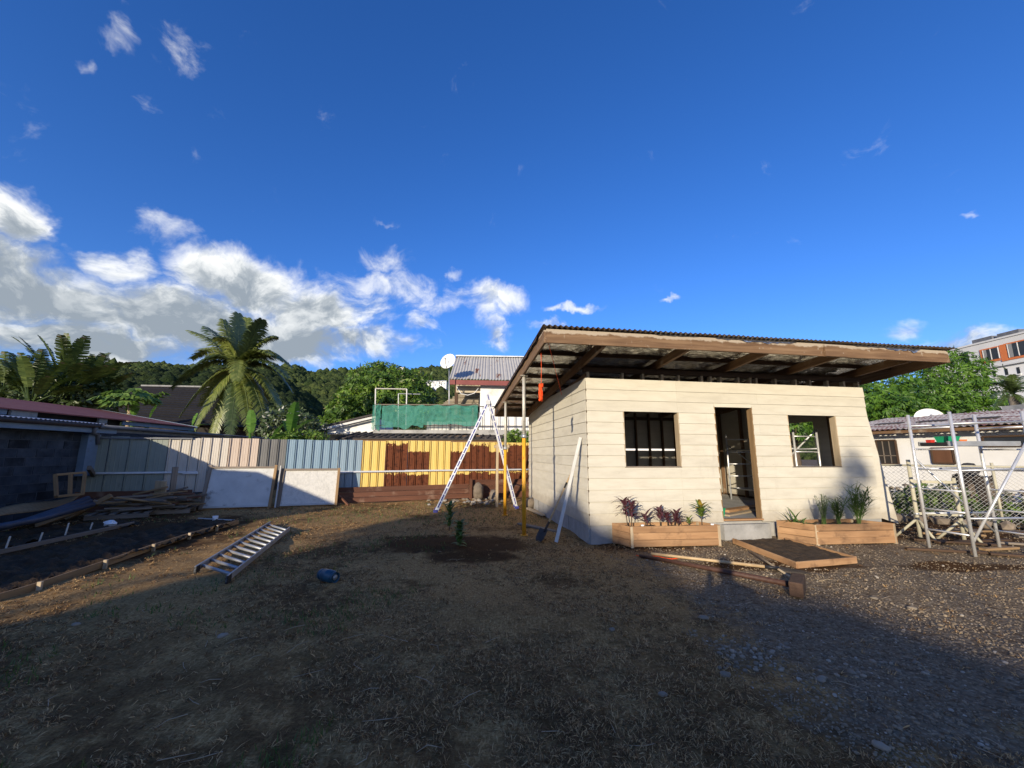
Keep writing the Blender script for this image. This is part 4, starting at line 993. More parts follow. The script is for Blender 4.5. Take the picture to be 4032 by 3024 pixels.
t = thing('open_timber_frame', DY(275, 1960, 9.2), 'open rectangular timber frame leaning on the block wall', 'frame')
fa, fb, fc, fd_ = DY(222, 1955, 9.0), DY(325, 1945, 9.5), DY(335, 1860, 9.6), DY(218, 1870, 9.1)
for p, q in ((fa, fb), (fb, fc), (fc, fd_), (fd_, fa)): piece('member', p, q, .05, .09, 'wood_edge', t, up=(.6,-1,0))
piece('member', fa.lerp(fb, .5), fd_.lerp(fc, .5), .05, .1, 'wood_edge', t, up=(.6,-1,0))
q = [DY(-160, 2095, 7.0), DY(180, 1975, 9.0), DY(290, 1960, 9.3), DY(-60, 2060, 8.0)]
sh = [G(-200, 2085, .25), G(130, 2010, .35), G(285, 1972, .38), G(-40, 2018, .42)]
mb = MB(); n_ = 14
for j in range(5):
    for i in range(n_+1):
        p = sh[0].lerp(sh[2], i/n_)+Vector((-.55, .75, .12))*(j/4.0)
        mb.v.append((p.x, p.y, p.z+.05*math.sin(i*.45)))
for j in range(4):
    for i in range(n_): k = j*(n_+1)+i; mb.f.append((k, k+1, k+n_+2, k+n_+1))
o = mb.thing('plywood_sheet', 'wood_edge', 'bowed sheet of plywood lying on the stored material by the block wall', 'sheet', smooth=True)
sm = o.modifiers.new('s', 'SOLIDIFY'); sm.thickness = .018
for k in range(3):
    p0 = G(-150, 2120-10*k, .20+.05*k); p1 = DY(345+10*k, 1962+12*k, 9.2)
    MB().tube([p0, p0.lerp(p1, .5)+UP*(-.06), p1], .055, 10).thing('plastic_pipe', 'blue_tarp', ['dark blue plastic pipe lying beside the plywood sheet, lowest of three', 'dark blue plastic pipe, middle of the three beside the plywood sheet', 'dark blue plastic pipe, topmost of the three beside the plywood sheet'][k], 'pipe', smooth=True)
lean('long_beam', 140, 2075, 330, 2005, 8.9, .07, .07, 'wood_edge', 'thin timber lying under the plastic pipes')
lean('long_beam', 0, 2090, 300, 1985, 9.1, .12, .06, 'wood_grey', 'wide grey timber lying under the plywood sheet')
# rocks against the brown boards
def rock(p, sx, sy, sz, seed, mat='boulder', parent=None, name='rock', sub=2):
    bm = bmesh.new(); bmesh.ops.create_icosphere(bm, subdivisions=sub, radius=1.0)
    for v in bm.verts:
        k = 1+0.32*fbm(v.co*1.0+Vector((seed*7.1, seed, 0)), 1.3, 3); v.co = Vector((v.co.x*sx*k, v.co.y*sy*k, v.co.z*sz*k))
    me = bpy.data.meshes.new(name); bm.to_mesh(me); bm.free()
    me.polygons.foreach_set('use_smooth', [seed % 3 != 0]*len(me.polygons))
    return link(name, me, mat, parent, Matrix.Translation(p) @ Euler((0, 0, seed*1.3)).to_matrix().to_4x4())
p = FP0+FD*fpt(1873)+FNm*.45
meta(rock(p+UP*.25, .22, .18, .33, 1), 'tall brown boulder standing against the brown boards', 'rock')
meta(rock(G(1818, 1960)+UP*.08, .2, .16, .14, 2), 'rounded brown boulder lying left of the tall one', 'rock')
meta(rock(G(1945, 1968)+UP*.12, .17, .15, .19, 4), 'grey boulder beside the yellow prop', 'rock')
meta(rock(G(2085, 2000)+UP*.12, .17, .15, .17, 5), 'tan boulder half hidden at the corner of the house', 'rock')
rr = random.Random(9)
for k in range(46):
    x = rr.gauss(1850, 75); y = rr.gauss(1974, 9); p = G(max(1690, min(2020, x)), max(1962, min(1995, y)))
    s = rr.uniform(.03, .085)
    meta(rock(p+UP*s*.35, s*1.3, s, s*.6, 10+k, rr.choice(['stone','boulder','pebble']), sub=1), 'small broken stone in the rubble under the boulders', 'stone', 'small stones at the foot of the fence')
# the young tree in its hole and the weeds near it
def sapling(base, h, n, label, seed, wd=.05, mat='sapling_leaf', spr=.18, L=.17):
    rr = random.Random(seed); t = thing('sapling', base, label, 'sapling'); mb = MB()
    MB().tube([base, base+Vector((.02,.03,h*.5)), base+Vector((-.02,.0,h))], [.010,.008,.004], 6).build('stem', 'bark', t, True)
    for k in range(n):
        s = .15+.85*k/n; a = k*2.4; blade(mb, base+UP*h*s, Vector((math.cos(a), math.sin(a), rr.uniform(.2, 1.3))), L*rr.uniform(.7, 1.1), wd*rr.uniform(.8,1.1), rr.uniform(.4, 1.3))
    mb.build('leaves', mat, t)
sapling(G(1808, 2165), .42, 40, 'young mango sapling planted in the dug dark soil', 31, .085, L=.2)
sapling(G(1768, 2090), .50, 34, 'young leafy sapling beyond the mango sapling, in front of the folding ladder', 32, .065, L=.26)
# ================================================================== neighbours, trees, hills
# ---- left: long block building with a red roof
BDv = Vector((-0.0995, 0.995, 0)); BN = Vector((0.995, 0.0995, 0))          # along the eave, and outwards to the yard
E0 = Vector((-10.40, 8.0, 0))
def bl(s, o, z): return E0+BDv*s+BN*o+UP*z        # s along, o outwards, z up
lb = thing('block_building', bl(0, -2, 0), 'long blue-grey block building with a faded red roof along the left side of the yard', 'building')
wallp = MB().hexa([bl(-16,-.38,0),bl(8,-.38,0),bl(8,-.52,0),bl(-16,-.52,0),bl(-16,-.38,2.12),bl(8,-.38,2.12),bl(8,-.52,2.12),bl(-16,-.52,2.12)][::1]).build('wall', 'mortar', lb)
for c in range(11):
    z0 = 0.0+c*0.196; s = -1.6-(0.2 if c % 2 else 0)
    while s < 2.45:
        s1 = min(s+0.39, 2.5); o = -.372+R.uniform(-.004, .004)
        MB().hexa([bl(s,o,z0+.004),bl(s1-.01,o,z0+.004),bl(s1-.01,-.42,z0+.004),bl(s,-.42,z0+.004),bl(s,o,z0+.19),bl(s1-.01,o,z0+.19),bl(s1-.01,-.42,z0+.19),bl(s,-.42,z0+.19)]).build('block', 'block_blue', wallp)
        s += 0.4
MB().hexa([bl(2.4,-.2,0.9),bl(2.75,-.2,0.9),bl(2.75,-.5,0.9),bl(2.4,-.5,0.9),bl(2.4,-.2,1.95),bl(2.75,-.2,1.95),bl(2.75,-.5,1.95),bl(2.4,-.5,1.95)]).build('pilaster', 'blue_paint', lb)
piece('fascia', bl(-8,-.06,2.06), bl(3.0,-.06,2.06), .03, .15, 'blue_paint', lb)
piece('fascia', bl(3.0,-.06,2.07), bl(11,-.06,2.07), .03, .1, 'gutter', lb)
MB().tube([bl(-8,0,2.155), bl(2.5,0,2.155)], .055, 10).build('gutter', 'brown_paint', lb, True)
MB().tube([bl(2.4,.02,2.15), bl(7.6,.02,2.15)], .05, 10).build('gutter', 'gutter', lb, True)
MB().tube([bl(7.5,.0,2.16), bl(11.5,.0,2.16)], .035, 8).build('gutter', 'gutter', lb, True)
MB().tube([bl(2.3,.02,2.12), bl(2.32,-.05,1.99), bl(2.6,-.17,1.96), bl(2.66,-.17,1.7)], .045, 8).build('downpipe', 'gutter', lb, True)
corr('roof_sheet', bl(-8,.03,2.215), BDv, -BN+UP*.10, UP, 10.6, 0.9, 0.10, 0.012, 'galv', lb, step=6)
MB().hexa([bl(2.5,-.3,2.16),bl(11,-.3,2.16),bl(11,-.9,2.2),bl(2.5,-.9,2.2),bl(2.5,-.3,2.2),bl(11,-.3,2.2),bl(11,-.9,2.26),bl(2.5,-.9,2.26)]).build('roof_sheet', 'gutter', lb)
piece('fascia', bl(-8,-.66,2.37), bl(0.9,-.66,2.37), .03, .13, 'blue_paint', lb)
piece('fascia', bl(3.9,-.66,2.34), bl(7.0,-.66,2.34), .03, .11, 'blue_paint', lb)
for s0, s1 in ((0.95, 1.5), (3.1, 3.35)): piece('rafter_block', bl(s0,-.64,2.35), bl(s1,-.64,2.35), .06, .13, 'grey_block', lb)
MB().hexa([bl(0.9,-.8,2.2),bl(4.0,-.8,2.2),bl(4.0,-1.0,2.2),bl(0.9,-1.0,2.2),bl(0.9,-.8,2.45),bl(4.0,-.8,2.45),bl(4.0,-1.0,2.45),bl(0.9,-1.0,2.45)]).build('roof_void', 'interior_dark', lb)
MB().hexa([bl(-14,-.55,2.44),bl(6.9,-.55,2.40),bl(6.9,-3.8,2.98),bl(-14,-3.8,3.04),bl(-14,-.55,2.47),bl(6.9,-.55,2.43),bl(6.9,-3.8,3.01),bl(-14,-3.8,3.07)]).build('red_roof', 'red_roof', lb)
piece('roof_edge', bl(6.93,-.5,2.40), bl(6.93,-3.8,2.98), .03, .07, 'blue_paint', lb)
MB().hexa([bl(-7.5,-3.9,0),bl(-3.2,-3.9,0),bl(-3.2,-.30,0),bl(-7.5,-.30,0),bl(-7.5,-3.9,2.9),bl(-3.2,-3.9,2.9),bl(-3.2,-.30,2.78),bl(-7.5,-.30,2.88)]).build('unseen_shade_block', 'block_blue', lb)  # unseen block added to raise the building's shadow on the metal fence

# ---- far left: dark shingle roof
def quad_courses(t, p00, p10, p11, p01, n, mat, name='shingle_course', thick=0.05):
    nrm = (p10-p00).cross(p01-p00).normalized()
    if nrm.z < 0: nrm = -nrm
    for k in range(n):
        a, b = k/n, (k+1.15)/n; b = min(b, 1.0)
        A, B, C_, D_ = p00.lerp(p01, a), p10.lerp(p11, a), p10.lerp(p11, b), p00.lerp(p01, b)
        MB().hexa([A, B, C_-nrm*thick*.9, D_-nrm*thick*.9, A+nrm*thick, B+nrm*thick, C_+nrm*.003, D_+nrm*.003]).build(name, mat, t)
dr0, dr1 = DY(560, 1519, 30), DY(830, 1524, 31); de0, de1 = DY(210, 1640, 24), DY(1060, 1690, 25)
t = thing('shingle_roof_house', Vector((de0.x, de0.y+2, 0)), 'house with a large black shingle roof behind the papaya tree', 'house')
quad_courses(t, de0, de1, dr1, dr0, 16, 'shingle_black')
piece('ridge_cap', dr0, dr1, .3, .12, 'grey_block', t)
MB().hexa([Vector((de0.x+.6,de0.y+.5,0)),Vector((de1.x-.6,de1.y+.5,0)),Vector((de1.x-.6,de1.y+8,0)),Vector((de0.x+.6,de0.y+8,0)),Vector((de0.x+.6,de0.y+.5,de1.z+.1)),Vector((de1.x-.6,de1.y+.5,de1.z+.1)),Vector((de1.x-.6,de1.y+8,de1.z+.1)),Vector((de0.x+.6,de0.y+8,de1.z+.1))]).build('wall', 'interior_dark', t)
bk0, bk1 = Vector((de0.x, de0.y+12, de0.z)), Vector((de1.x, de1.y+12, de1.z))
quad_courses(t, bk1, bk0, dr0, dr1, 10, 'shingle_black'); quad_courses(t, bk0, de0, dr0, dr0+Vector((.01,0,0)), 10, 'shingle_black'); quad_courses(t, de1, bk1, dr1, dr1+Vector((.01,0,0)), 10, 'shingle_black')

# ---- middle: two-storey white house with terrace
HY = 20.0
nh = thing('two_storey_house', DY(1950, 1780, HY+2)*1.0-UP*1.5, 'two-storey white house with a rusty corrugated roof behind the yellow fence', 'house')
def nb(x0, y0, x1, y1, Y, dep, name, mat, parent=nh):
    a = DY(x0, y1, Y); b = DY(x1, y0, Y)
    return MB().box((a.x, Y, a.z), (b.x, Y+dep, b.z)).build(name, mat, parent)
wb = DY(1888, 1700, HY); we = DY(2300, 1512, HY)
MB().box((wb.x, HY, 0), (we.x, HY+6, we.z)).build('wall', 'white_wall', nh)
wl = DY(1775, 1700, HY+.6); wt = DY(1900, 1512, HY+.6)
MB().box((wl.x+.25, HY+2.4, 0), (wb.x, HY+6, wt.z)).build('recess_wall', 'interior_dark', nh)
MB().box((wl.x+.25, HY+.3, wt.z-.5), (wb.x-.02, HY+.5, wt.z)).build('header', 'grey_wood_stack', nh)
MB().box((wl.x+.18, HY+.35, 0), (wl.x+.34, HY+.5, wt.z)).build('post', 'wood_dark', nh)
e0_, e1_ = DY(1768, 1492, HY-.4), DY(2300, 1503, HY-.4); r0_2, r1_2 = DY(1796, 1404, HY+3.4), DY(2330, 1412, HY+3.4)
m, tt, bb_ = newmat('old_corrugated')
tcn = tt.node('ShaderNodeNewGeometry'); pos = tcn.outputs['Position']
nz = tt.noise(tt.vec('MULTIPLY', pos, (2.2, .5, .5)), 1.6, 6.0, .65)
colr = tt.mix(tt.noise(pos, 2.0, 4.0), c4((.36,.345,.32)), c4((.50,.485,.45)))
colr = tt.mix(tt.ss(nz, .60, .66), colr, c4((.17,.06,.025)))
tt.put(bb_.inputs['Base Color'], colr); bb_.inputs['Roughness'].default_value = .6
U_ = (e1_-e0_); Wd = U_.length; U_.normalize(); V_ = (r0_2-e0_); Lg = V_.length; V_.normalize(); N_ = U_.cross(V_).normalized()
ns = 7
for k in range(ns):
    corr('roof_sheet', e0_+U_*(Wd*k/ns)+N_*(.01*(k % 2)), U_, V_, N_, Wd/ns+.04, Lg, .15, .028, 'old_corrugated', nh, step=6)
piece('fascia', e0_-UP*.16, e1_-UP*.16, .05, .24, 'maroon', nh)
piece('ridge', r0_2+UP*.03, r1_2+UP*.03, .3, .06, 'galv', nh)
# terrace slab, railing, parapet
ta = DY(1470, 1692, HY-1.2); tb = DY(2120, 1692, HY-1.2)
MB().box((ta.x, HY-1.2, ta.z-.16), (tb.x, HY+.0, ta.z)).build('terrace_slab', 'concrete', nh)
MB().box((DY(1885, 1700, HY-1.25).x, HY-1.25, ta.z-.22), (tb.x, HY-1.2, ta.z+.02)).build('terrace_edge', 'concrete', nh)
zt_ = DY(1500, 1592, HY-1.2).z
piece('handrail', Vector((ta.x, HY-1.1, zt_)), Vector((DY(1890, 1592, HY-1.1).x, HY-1.1, zt_)), .05, .05, 'wood_grey', nh)
zt2 = DY(2000, 1600, HY-1.2).z
piece('handrail', Vector((DY(1885, 1592, HY-1.1).x, HY-1.1, zt2)), Vector((tb.x, HY-1.1, zt2)), .04, .04, 'iron_dark', nh)
piece('rail', Vector((ta.x, HY-1.1, ta.z+.2)), Vector((tb.x, HY-1.1, ta.z+.2)), .04, .04, 'iron_dark', nh)
x = ta.x+.15
while x < tb.x:
    MB().tube([(x, HY-1.1, ta.z), (x, HY-1.1, zt_ if x < wb.x else zt2)], .016, 5).build('baluster', 'iron_dark', nh); x += .38
# white panels behind the balusters
for k in range(10):
    x0 = DY(1885+k*24, 1690, HY-.9).x; MB().box((x0, HY-.95, ta.z+.03), (x0+.27, HY-.93, ta.z+.85)).build('white_slat', 'white_wall', nh)
MB().box((DY(1680, 1690, HY-.8).x, HY-.8, ta.z), (DY(1880, 1690, HY-.8).x, HY-.7, ta.z+.42)).build('low_parapet', 'white_wall_old', nh)
# lower storey openings, tile lean-to, pink wall, gable
MB().box((DY(1300, 1700, HY).x, HY+.2, 0), (wb.x, HY+4, ta.z-.1)).build('wall', 'white_wall_old', nh)
MB().box((DY(1405, 1740, HY-1.7).x, HY-1.75, 0), (DY(1665, 1740, HY-1.7).x, HY-1.6, DY(1500, 1722, HY-1.7).z)).build('pink_wall', 'pink_wall', nh)
for k in range(3): piece('timber_strut', DY(1670, 1735-6*k, HY-1.5), DY(1890, 1728-5*k, HY-1.5), .06, .09, 'wood_brown', nh)
la0, la1 = DY(1320, 1728, HY-2.3), DY(2070, 1735, HY-2.3); lr0, lr1 = DY(1420, 1703, HY-.2), DY(2085, 1706, HY-.2)
quad_courses(nh, la0, la1, lr1, lr0, 4, 'roof_tile_dark', 'tile_course', .06)
for k in range(26):
    p = la0.lerp(la1, (k+.5)/26); q = lr0.lerp(lr1, (k+.5)/26); MB().tube([p+UP*.05, q+UP*.06], .055, 6).build('tile_roll', 'roof_tile_dark', nh, True)
for k in range(7): 
    p = la0.lerp(la1, (k+.4)/7); MB().box((p.x-.04, p.y+.1, 0), (p.x+.04, p.y+.18, p.z)).build('lean_to_post', 'wood_dark', nh)
piece('lean_to_beam', la0+Vector((0,.1,-.06)), la1+Vector((0,.1,-.06)), .06, .1, 'wood_brown', nh)
gt = thing('gable_annex', DY(1390, 1790, HY-.5)-UP*1.5, 'low white annex with a sloping dark roof left of the terrace', 'annex')
g0, g1, g2 = DY(1240, 1692, HY-.6), DY(1475, 1692, HY-.6), DY(1475, 1645, HY-.6)
MB().prism([Vector((g0.x, g0.y, 0)), Vector((g1.x, g1.y, 0)), g1, g2, DY(1290, 1690, HY-.6)], (0, 3, 0)).build('wall', 'white_wall', gt)
piece('roof_slope', DY(1238, 1690, HY-.7)+Vector((0,1.5,0)), DY(1480, 1634, HY-.7)+Vector((0,1.5,0)), 3.6, .08, 'roof_tile_dark', gt)
piece('barge_board', DY(1238, 1697, HY-.95), DY(1480, 1641, HY-.95), .04, .1, 'white_wall_old', gt)
piece('roof', DY(1115, 1716, HY-1.4)+Vector((0,.6,0)), DY(1345, 1706, HY-1.4)+Vector((0,.6,0)), 1.6, .07, 'galv', gt)
piece('gutter_pipe', DY(1255, 1670, HY-.9), DY(1255, 1705, HY-.9), .05, .05, 'white_wall', gt)
# satellite dish on its mast
def dish(c, aim, r_, label, mastto=None):
    t = thing('satellite_dish', mastto if mastto is not None else c, label, 'satellite dish', 'satellite dishes')
    aim = aim.normalized(); mw = Matrix.Translation(c) @ aim.to_track_quat('Z', 'Y').to_matrix().to_4x4()
    prof = [(r_*k/8.0, .18*r_*(k/8.0)**2) for k in range(9)]; prof += [(r_*1.01, .18*r_+.01), (r_, .18*r_-.012)]+[(r_*k/8.0, .18*r_*(k/8.0)**2-.015) for k in range(7, -1, -1)]
    MB().lathe(prof, 32, mw).build('reflector', 'dish', t, True)
    fc = mw @ Vector((0, 0, r_*.85)); MB().tube([mw @ Vector((0, -r_*.95, .15*r_)), fc], .015, 6).build('feed_arm', 'iron_dark', t)
    MB().tube([fc-aim*.06, fc+aim*.04], .035, 8).build('feed_horn', 'galv', t)
    if mastto is not None: MB().tube([mastto, c-aim*.06], .025, 8).build('mast', 'galv', t, True)
    return t
dc = DY(1766, 1425, HY-1.0)
dish(dc, Vector((-.35, -.85, .30)), .40, 'round white satellite dish on a mast beside the corrugated roof', Vector((DY(1772, 1600, HY-.9).x, HY-.95, ta.z)))
# pipe frames above the netting, timber stack, green netting
t = thing('pipe_frame', Vector((DY(1475, 1590, HY-1).x, HY-1, ta.z)), 'square frame of thin rusty and white pipes above the green netting', 'pipe frame')
p1, p2, p3, p4_ = DY(1476, 1690, HY-.9), DY(1479, 1530, HY-.9), DY(1602, 1532, HY-.9), DY(1598, 1690, HY-.9)
MB().tube([p1, p2], .03, 6).build('upright', 'white_wall', t); MB().tube([p2, p3], .03, 6).build('crossbar', 'prop_metal', t); MB().tube([p3, p4_], .03, 6).build('upright', 'white_wall', t)
t = thing('clothes_pole', Vector((DY(1568, 1690, HY-.5).x, HY-.5, ta.z)), 'smaller pipe pole with a long arm beside the square pipe frame', 'pole')
MB().tube([DY(1568, 1690, HY-.5), DY(1569, 1550, HY-.5)], .022, 6).build('upright', 'galv', t); MB().tube([DY(1569, 1550, HY-.5), DY(1655, 1552, HY-.5)], .02, 6).build('arm', 'galv', t)
st0 = DY(1740, 1600, HY+1.6); 
t = thing('timber_rack', Vector((st0.x+.8, HY+1.6, ta.z)), 'rack of stacked pale slats on the terrace below the dish', 'timber stack')
for k in range(9):
    z = st0.z+.03+k*.075; ins = .09*k
    piece('slat', Vector((st0.x+ins+R.uniform(0, .15), HY+1.2+.06*k, z)), Vector((st0.x+2.0, HY+1.25+.06*k, z+R.uniform(-.02, .02))), .5, .035, 'grey_wood_stack', t)
for xx in (.3, 1.7): piece('support', Vector((st0.x+xx, HY+1.4, ta.z-.1)), Vector((st0.x+xx, HY+1.4, st0.z)), .1, .1, 'wood_dark', t)
m, tt, bb_ = newmat('green_net')
tcn = tt.node('ShaderNodeNewGeometry'); pos = tcn.outputs['Position']
wv = tt.noise(tt.vec('MULTIPLY', pos, (1.0, 1.0, 1.0)), 1.6, 4.0, .6)
tt.put(bb_.inputs['Base Color'], tt.mix(wv, c4((.03,.21,.15)), c4((.11,.44,.33)))); bb_.inputs['Roughness'].default_value = .7
tr = tt.node('ShaderNodeBsdfTransparent'); tl = tt.node('ShaderNodeBsdfTranslucent'); tl.inputs[0].default_value = (.03,.22,.14,1)
m1 = tt.node('ShaderNodeMixShader'); m1.inputs[0].default_value = .3; m2 = tt.node('ShaderNodeMixShader')
tt.l.new(bb_.outputs[0], m1.inputs[1]); tt.l.new(tl.outputs[0], m1.inputs[2])
tt.put(m2.inputs[0], tt.ss(wv, .30, .75, .15, .55)); tt.l.new(m1.outputs[0], m2.inputs[1]); tt.l.new(tr.outputs[0], m2.inputs[2])
out = [n for n in tt.n if n.type == 'OUTPUT_MATERIAL'][0]; tt.l.new(m2.outputs[0], out.inputs[0])
def net(x0, x1, ztop, zbot, seed, label, Y=HY-1.16):
    mb = MB(); a = DY(x0, 1600, Y).x; b = DY(x1, 1600, Y).x; nx, nz_ = 50, 16
    for j in range(nz_+1):
        for i in range(nx+1):
            u = i/nx; v = j/nz_; sag = .07*abs(math.sin(u*9.0+seed))
            zb = zbot+.16*fbm((u*3+seed, 0, 2), 1.0, 3)
            z = (ztop-sag*(1-v))*(1-v)+zb*v
            mb.v.append((a+(b-a)*u+.03*fbm((u*4, v*3, seed), 1.5, 2), Y-.05-.06*fbm((u*5+seed, v*2.5, 0), 2.0, 3)-.05*v, z))
    for j in range(nz_):
        for i in range(nx): k = j*(nx+1)+i; mb.f.append((k, k+1, k+nx+2, k+nx+1))
    return mb.thing('shade_net', 'green_net', label, 'net', smooth=True)
net(1508, 1672, zt_, ta.z+.12, 1.0, 'green shade netting hung on the terrace railing, the end next to the pipe frame')
net(1668, 1882, zt_, ta.z+.24, 4.0, 'green shade netting hung on the terrace railing, the end next to the white house')
net(1470, 1502, zt_+.03, ta.z+.02, 7.0, 'narrow folded strip of green netting at the terrace corner')
MB().tube([DY(1340, 1697, HY-2.0), DY(1600, 1728, HY-2.2), DY(1760, 1722, HY-2.2), DY(1890, 1726, HY-2.0)], .012, 5).thing('overhead_cable', 'black_plastic', 'thin dark cable sagging along the tiled lean-to', 'cable')
MB().tube([DY(1797, 1520, HY-.2), DY(1815, 1550, HY-.2), DY(1842, 1556, HY-.2), DY(1868, 1548, HY-.2), DY(1884, 1528, HY-.2)], .02, 5).thing('looped_rope', 'white_plastic', 'pale rope sagging under the eave of the white house', 'rope', smooth=True)

# ---- right: low house with a rusty roof, chain-link fence, rubble
ra, rb_ = Vector((12.15, 13.5, 0)), Vector((13.3, 9.8, 0)); RD = (rb_-ra).normalized(); RN = Vector((RD.y, -RD.x, 0))
if RN.x > 0: RN = -RN                       # towards the yard
RLen = (rb_-ra).length
def rp(s, o, z): return ra+RD*s+RN*o+UP*z
def rpx(px, py, o=0.0): 
    p = PLN(px, py, ra+RN*o, RN); return (p-ra).dot(RD), p.z
rh = thing('rusty_roof_house', rp(2, -1.5, 0), 'low white house with a rust-streaked corrugated roof on the right', 'house')
m, tt, bb_ = newmat('rust_corrugated')
tcn = tt.node('ShaderNodeNewGeometry'); pos = tcn.outputs['Position']
sv = tt.vec('MULTIPLY', pos, (3.0, .35, 3.0))
cr = tt.ramp(tt.noise(sv, 1.7, 6.0, .65), [(.30,(.10,.035,.025)),(.43,(.17,.08,.06)),(.49,(.33,.29,.265)),(.62,(.47,.45,.42))])
tt.put(bb_.inputs['Base Color'], cr); bb_.inputs['Roughness'].default_value = .7
Vn = (-RN+UP*.16).normalized(); Nn = RD.cross(Vn).normalized()
for k in range(-2, 6):
    corr('roof_sheet', rp(k*.85, .45, 2.30+.006*(k % 2)), RD, Vn, Nn, .9, 4.2, .15, .022, 'rust_corrugated', rh, step=6)
MB().hexa([rp(-1.6,-.0,0),rp(5.2,0,0),rp(5.2,-3.6,0),rp(-1.6,-3.6,0),rp(-1.6,0,2.28),rp(5.2,0,2.28),rp(5.2,-3.6,2.7),rp(-1.6,-3.6,2.7)]).build('wall', 'white_wall', rh)
piece('eave_board', rp(-1.7,.40,2.22), rp(5.2,.40,2.22), .03, .09, 'wood_brown', rh)
for k in range(9): piece('rafter_end', rp(-1.3+k*.75,.4,2.2), rp(-1.3+k*.75,-.05,2.24), .05, .08, 'wood_grey', rh)
def rwin(x0, y0, x1, y1, mat, name, bars=True, fr='wood_dark'):
    s0, z1 = rpx(x0, y0); s1, z0 = rpx(x1, y1); s0, s1 = min(s0, s1), max(s0, s1)
    wn = MB().hexa([rp(s0,.0,z0),rp(s1,.0,z0),rp(s1,.03,z0),rp(s0,.03,z0),rp(s0,0,z1),rp(s1,0,z1),rp(s1,.03,z1),rp(s0,.03,z1)]).build(name, mat, rh)
    for (p, q) in ((rp(s0,.03,z0), rp(s0,.03,z1)), (rp(s1,.03,z0), rp(s1,.03,z1)), (rp(s0,.03,z1), rp(s1,.03,z1)), (rp(s0,.03,z0), rp(s1,.03,z0))):
        piece('frame', p, q, .05, .05, fr, wn, up=RN)
    if bars:
        for k in (1, 2): piece('glazing_bar', rp(s0+(s1-s0)*k/3,.035,z0), rp(s0+(s1-s0)*k/3,.035,z1), .03, .03, 'wood_grey', wn, up=RN)
        piece('glazing_bar', rp(s0,.035,z0+(z1-z0)*.35), rp(s1,.035,z0+(z1-z0)*.35), .03, .03, 'wood_grey', wn, up=RN)
rwin(3450, 1735, 3542, 1828, 'interior_dark', 'window')
rwin(3668, 1765, 3765, 1825, 'brown_door', 'shutter', False)
rwin(3870, 1720, 4060, 1755, 'glass_dark', 'louvre_window', False)
# solar boxes on the roof, dish, roof-top box
for k, (px, py) in enumerate(((3500, 1668), (3670, 1655), (3860, 1648))):
    o = -1.2; sv_, zz = rpx(px, py, o)
    MB().hexa([rp(sv_-.35,o+.15,2.52),rp(sv_+.35,o+.15,2.52),rp(sv_+.35,o-.2,2.58),rp(sv_-.35,o-.2,2.58),rp(sv_-.35,o+.15,2.59),rp(sv_+.35,o+.15,2.59),rp(sv_+.35,o-.2,2.64),rp(sv_-.35,o-.2,2.64)]).thing('roof_block', 'roof_tile_dark', ['dark block weighing down the rusty roof nearest the cream house', 'dark block on the rusty roof below the satellite dish', 'dark block on the rusty roof between the two scaffold uprights'][k], 'block')
dish(DY(3660, 1653, 14.8), Vector((-.55, -.8, .45)), .42, 'white satellite dish half hidden behind the rusty roof', DY(3665, 1700, 14.8)-UP*.2)
# rubble band in front of the house and stone wall
rr = random.Random(17)
rwall = thing('rubble_wall', rp(1.5, .5, 0), 'whitewashed rubble stone wall at the foot of the low white house', 'wall')
for k in range(200):
    s = rr.uniform(-1.6, 4.4); z = rr.uniform(.03, .62); q = rock(rp(s, .38+rr.uniform(0, .1)-z*.05, z), rr.uniform(.06, .13), .09, rr.uniform(.04, .085), 200+k, rr.choice(['boulder','boulder','stone','white_wall_old']), rwall, 'stone', 1)
# chain-link fence
fa_, fb_ = Vector((8.3, 10.4, 0)), Vector((11.9, 7.7, 0)); CD = (fb_-fa_).normalized(); CL = (fb_-fa_).length
cf = thing('chain_link_fence', (fa_+fb_)/2, 'chain-link fence with a rusty post and top rail beside the house', 'fence')
FHt = 1.27; dd_ = .085
def ribbon(mb, p, q, wd=.006):
    mb.tube([p, q], wd/2, 3, False)
mbw = MB(); n = int(CL/dd_)
nzz = int(FHt/dd_)
for k in range(-nzz, n):
    for sgn in (1, -1):
        s0 = k*dd_ if sgn > 0 else (k+nzz)*dd_; s1 = s0+sgn*FHt; z0, z1 = 0.02, FHt
        lo, hi = 0.0, CL
        def cl(s0, z0, s1, z1):
            if (s0 < lo and s1 < lo) or (s0 > hi and s1 > hi): return None
            f = lambda s: z0+(z1-z0)*(s-s0)/(s1-s0)
            a_, b_ = max(lo, min(hi, s0)), max(lo, min(hi, s1)); return a_, f(a_), b_, f(b_)
        c = cl(s0, z0, s1, z1)
        if c: ribbon(mbw, fa_+CD*c[0]+UP*c[1], fa_+CD*c[2]+UP*c[3])
mbw.build('wire_mesh', 'wire', cf)['kind'] = 'stuff'
MB().tube([fa_+UP*FHt, fb_+UP*FHt], .022, 8).build('rail', 'post_pale', cf, True)
for s in (.45, 2.6, 4.3): MB().tube([fa_+CD*s, fa_+CD*s+UP*(1.95 if s < 1 else 1.35)], .025, 8).build('post', 'iron_dark' if s < 1 else 'post_pale', cf, True)
for k in range(14):
    p = fa_+CD*(k*.33)+Vector((-.1,-.1,.0)); meta(rock(p+UP*.06, rr.uniform(.12,.2), .13, rr.uniform(.09, .15), 400+k, 'boulder', None, 'rock', 1), 'weathered rock in the row at the foot of the chain-link fence', 'rock', 'rocks along the chain-link fence')
